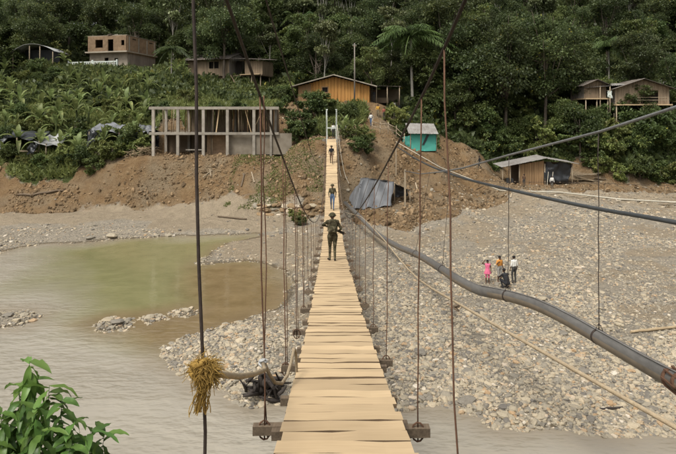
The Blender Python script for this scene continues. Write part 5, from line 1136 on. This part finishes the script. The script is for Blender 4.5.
def person(label, x, y, z, rz, H, ps, shirt, legs, shoes, skin='skin', sleeve='long', trousers='long', group=None, hat=None, hair=True, extra=None, voxel=.016, bulk=1.0):
    J = {k: np.array(v, float) for k, v in ps.items()}; b = MB(); S = []      # S: (p, q, r, region)
    def seg(p, q, r0, r1, reg): capsule(b, p, q, r0, r1); S.append((np.array(p, float), np.array(q, float), max(r0, r1), reg))
    shirt_, legs_ = 1, 2
    for s in (-1, 1): seg(J['pelvis'] + (s * .055, 0, 0), J['waist'] + (s * .04, 0, 0), .105, .095 * bulk, legs_ if ps is not None else 1); seg(J['waist'] + (s * .05, 0, .02), J['chest'] + (s * .075, 0, 0), .10 * bulk, .105 * bulk, shirt_)
    seg(J['chest'] + (-.10, 0, .05), J['chest'] + (.10, 0, .05), .095 * bulk, .095 * bulk, shirt_)
    seg(J['chest'] + (0, 0, .06), J['neck'], .08, .055, shirt_); seg(J['neck'], J['head'] + (0, -.01, -.06), .052, .05, 0)
    hd = J['head']; seg(hd + (0, -.015, .03), hd + (0, .02, -.035), .088, .072, 0); seg(hd + (0, .03, -.06), hd + (0, .055, -.085), .045, .032, 0)
    seg(hd + (0, .09, .0), hd + (0, .105, -.025), .014, .017, 0)                                         # nose
    for s in (-1, 1): seg(hd + (s * .083, -.005, .015), hd + (s * .086, -.01, -.025), .014, .012, 0)     # ears
    for sd, s in (('L', -1), ('R', 1)):
        sh, elb, wr = J['sh' + sd], J['el' + sd], J['wr' + sd]
        seg(J['chest'] + (s * .08, 0, .07), sh, .075, .066 * bulk, shirt_); seg(sh, elb, .056 * bulk, .043, shirt_ if sleeve != 'none' else 0); seg(elb, wr, .042, .029, shirt_ if sleeve == 'long' else 0)
        d = unit(wr - elb); pal = wr + d * .05; seg(wr, pal, .028, .032, 0); side = unit(np.cross(d, [0, 1.0, .3])); nrm = np.cross(side, d)
        for f_, L_ in ((-1.5, .062), (-.5, .075), (.5, .070), (1.5, .052)):
            k0_ = pal + side * f_ * .0155 + d * .02; k1 = k0_ + d * L_ * .55 + nrm * .008 * s; k2 = k1 + d * L_ * .4 + nrm * .022 * s; seg(k0_, k1, .0095, .009, 0); seg(k1, k2, .009, .0075, 0)
        th = wr + d * .025 - side * .03; seg(th, th + d * .035 - side * .03, .011, .010, 0); seg(th + d * .035 - side * .03, th + d * .065 - side * .033 + nrm * .01, .010, .008, 0)
        hp, kn, an, to = J['hp' + sd], J['kn' + sd], J['an' + sd], J['to' + sd]
        seg(hp, kn, .088 * bulk, .060, legs_); seg(kn, an, .058, .040, legs_ if trousers == 'long' else 0)
        mid = kn + (an - kn) * .3 + (0, -.02, 0); seg(kn + (an - kn) * .15, mid, .052, .05, legs_ if trousers == 'long' else 0)
        seg(an + (0, -.03, -.02), to, .043, .036, 3)
    o = empty('person', (x, y, z), rz, label, 'person', group); k = H / 1.75; o.scale = (k, k, k)
    tmp = link('tmp', b.mesh('tmp', [])); md = tmp.modifiers.new('r', 'REMESH'); md.mode = 'VOXEL'; md.voxel_size = voxel; sm = tmp.modifiers.new('s', 'SMOOTH'); sm.factor = .5; sm.iterations = 2
    me = bpy.data.meshes.new_from_object(tmp.evaluated_get(bpy.context.evaluated_depsgraph_get())); bpy.data.objects.remove(tmp)
    me.name = 'body'; me.materials.clear()
    for m in (M[skin], shirt, legs, shoes): me.materials.append(m)
    n = len(me.polygons); C = np.zeros(n * 3, np.float32); me.polygons.foreach_get('center', C); C = C.reshape(-1, 3); best = np.full(n, 1e9); reg = np.zeros(n, np.int32)
    for p, q, r_, g in S:
        e = q - p; t = np.clip(((C - p) @ e) / (e @ e + 1e-9), 0, 1); d = np.linalg.norm(C - p - t[:, None] * e, axis=1) - r_; u = d < best; best[u] = d[u]; reg[u] = g
    me.polygons.foreach_set('material_index', reg); me.polygons.foreach_set('use_smooth', np.ones(n, bool)); body = link('body', me, o)
    if hair and not hat: hb = MB(); hb.ball(hd + (0, -.02, .04), (.094, .105, .088), nu=14, nv=8, bot=-.25); hb.build('hair', M['hair'], o)
    for s in (-1, 1): e_ = MB(); e_.ball(hd + (s * .033, .085, .012), (.013, .008, .009), nu=8, nv=5); e_.build('eye', M['eye'], o)
    if hat: hb = MB(); hb.ball(hd + (0, -.005, .045), (.118, .128, .10), nu=16, nv=8, bot=-.15); hb.tube([hd + (.135 * math.cos(a), .145 * math.sin(a) + (.02 if math.sin(a) > 0 else 0), .03) for a in np.linspace(0, 6.284, 17)], .014, 6, cap=False); hb.build('hat', hat, o)
    if extra: extra(o, J)
    return o
c_white = cloth('white_shirt', (.68, .66, .60)); c_dark = cloth('dark_trousers', (.055, .052, .048)); c_blk = cloth('black_cloth', (.028, .028, .030)); c_pink = cloth('pink_cloth', (.72, .16, .27)); c_or = cloth('orange_shirt', (.62, .27, .06)); c_jean = cloth('blue_denim', (.085, .125, .20)); c_khaki = cloth('khaki_cloth', (.20, .16, .10)); c_yel = cloth('yellow_shirt', (.52, .29, .055)); c_grey = cloth('grey_shirt', (.33, .31, .28)); c_red = cloth('faded_red_shirt', (.30, .10, .07)); c_brown = cloth('brown_cloth', (.13, .08, .05))
def pack(o, J):
    b = MB(); c = J['chest'] + np.array([0, -.185, -.06]); b.box(c, (.30, .17, .40)).box(c + (0, -.02, .23), (.26, .15, .09)).box(c + (0, -.10, -.06), (.2, .06, .22))
    pk = b.build('backpack', M['camo'], o); md = pk.modifiers.new('b', 'BEVEL'); md.width = .04; md.segments = 3
    MB().tube([J['waist'] + np.array([.185 * math.cos(a), .155 * math.sin(a), .02]) for a in np.linspace(0, 6.284, 20)], .022, 6, cap=False).build('belt', c_khaki, o)
def on_deck(yv, dx=0): return deckx(yv) + dx, yv, deckz(yv) + .004
x, yv, z = on_deck(19.4, -.03); soldier = person('person in camouflage uniform carrying a rifle, walking away over the bridge planks', x, yv, z - .02, R(4), 1.74, CARRY, M['camo'], M['camo'], M['boot'], 'tan_skin', hat=M['camo'], extra=pack, voxel=.012, bulk=1.2)
# the rifle across that person's front
k = 1.74 / 1.75; rf = empty('rifle', (x, yv, z - .02), R(4), 'black rifle held across the chest by the person in camouflage', 'rifle'); rf.scale = (k, k, k)
gun = M['boot']; a = np.array([-.36, .27, 1.27]); c = np.array([.44, .25, .93]); L_ = c - a
MB().bar(a + L_ * .30, a + L_ * .68, .045, .07).build('receiver', gun, rf); MB().tube([a, a + L_ * .32], .011, 8).build('barrel', gun, rf); MB().bar(a + L_ * .14, a + L_ * .32, .04, .05).build('handguard', gun, rf)
MB().bar(a + L_ * .68, c, .035, .085).build('stock', gun, rf); MB().bar(a + L_ * .45 + np.array([0, 0, -.03]), a + L_ * .42 + np.array([-.05, 0, -.17]), .03, .05).build('magazine', gun, rf)
x, yv, z = on_deck(36.5, .02); person('person in a dark cap, camouflage shirt and blue jeans, walking on the bridge', x, yv, z, R(178), 1.74, WALK, M['camo'], c_jean, M['boot'], 'tan_skin', hat=M['camo'], voxel=.02)
x, yv, z = on_deck(51.2, -.02); person('person in a dark shirt and brown trousers stepping onto the far end of the bridge', x, yv, z, R(180), 1.72, WALK, c_blk, c_brown, M['boot'], 'tan_skin', hat=M['camo'], voxel=.022)
def feet(x, d, dz=0): X_ = (x - 338) * d / F; return X_, d, gz(X_, d) + dz
def skirt(m):
    def f(o, J):
        b = MB(); g = []
        for j, (zz, rr) in enumerate(((1.10, .15), (.98, .17), (.86, .215), (.72, .25))): g.append([(rr * math.cos(t) * (1 + .05 * math.sin(7 * t) * j), rr * .85 * math.sin(t) * (1 + .05 * math.sin(7 * t) * j), zz) for t in np.linspace(0, 6.2832, 29)])
        g = np.array(g); V = g.reshape(-1, 3); b.add(V, [(i * 29 + j, i * 29 + j + 1, (i + 1) * 29 + j + 1, (i + 1) * 29 + j) for i in range(3) for j in range(28)], 0, True); b.build('skirt', m, o)
    return f
PD_ = 31.6
person('child in a pink dress with one arm raised, on the gravel behind the thick pipe', *feet(487.5, PD_), R(170), 1.38, RAISE, c_pink, c_pink, M['skin'], sleeve='none', trousers='short', extra=skirt(c_pink), voxel=.014)
person('child in an orange shirt and pale shorts, between the pink dress and the black clothes', *feet(499.5, PD_ + .2), R(200), 1.56, pose(elR=(.28, .05, 1.2), wrR=(.2, .2, 1.36)), c_or, c_grey, M['skin'], sleeve='short', trousers='short', voxel=.014)
person('person in black clothes crouching on the gravel beside the white shirt', *feet(505.5, PD_ - .9), R(20), 1.75, CROUCH, c_blk, c_blk, M['boot'], voxel=.014, bulk=1.1)
person('person in a white sleeveless shirt and dark trousers, on the gravel behind the pipe', *feet(514, PD_), R(20), 1.62, pose(knL=(-.11, .05, .5), toL=(-.16, .15, .035)), c_white, c_dark, M['boot'], sleeve='short', voxel=.014)
person('person in a white shirt waiting between the far bridge posts', *feet(333.5, 60.3), R(175), 1.70, STAND, c_white, c_dark, M['boot'], voxel=.024)
person('person in a black shirt waiting just outside the far bridge post', *feet(341, 60.8), R(190), 1.72, STAND, c_blk, c_khaki, M['boot'], voxel=.024)
person('person in a pale grey shirt beside the banana plants at the far landing', *feet(346, 62.5), R(160), 1.68, STAND, c_grey, c_brown, M['boot'], voxel=.024)
person('person in a yellow shirt walking down the earth path', *feet(378, 70.5), R(170), 1.75, WALK, c_yel, c_khaki, M['boot'], voxel=.024)
person('person in a faded red shirt on the earth path beside the yellow shirt', *feet(384, 70.0), R(200), 1.66, STAND, c_red, c_dark, M['boot'], voxel=.024)
person('person in a white shirt and jeans low on the earth path', *feet(371, 67.5), R(150), 1.68, WALK, c_white, c_jean, M['boot'], voxel=.024)
person('person in dark clothes high on the path beside the orange house porch', *feet(374, 75.5), R(190), 1.72, STAND, c_blk, c_dark, M['boot'], voxel=.024)
person('person in a grey shirt under the palm at the top of the path', *feet(394, 76.5), R(170), 1.70, STAND, c_grey, c_dark, M['boot'], voxel=.024)
person('person in a black shirt under the palm at the top of the path', *feet(399, 76.8), R(200), 1.72, STAND, c_blk, c_brown, M['boot'], voxel=.024)
person('person in black clothes walking on the gravel left of the shed', *feet(479.5, 69.0), R(90), 1.72, WALK, c_blk, c_dark, M['boot'], voxel=.024)
person('person in a white shirt standing in front of the shed', *feet(552, 67.0), R(170), 1.68, STAND, c_white, c_dark, M['boot'], voxel=.024)
person('person in dark clothes in the open bay of the shed', *feet(524, 68.6), R(180), 1.65, STAND, c_brown, c_dark, M['boot'], voxel=.024)
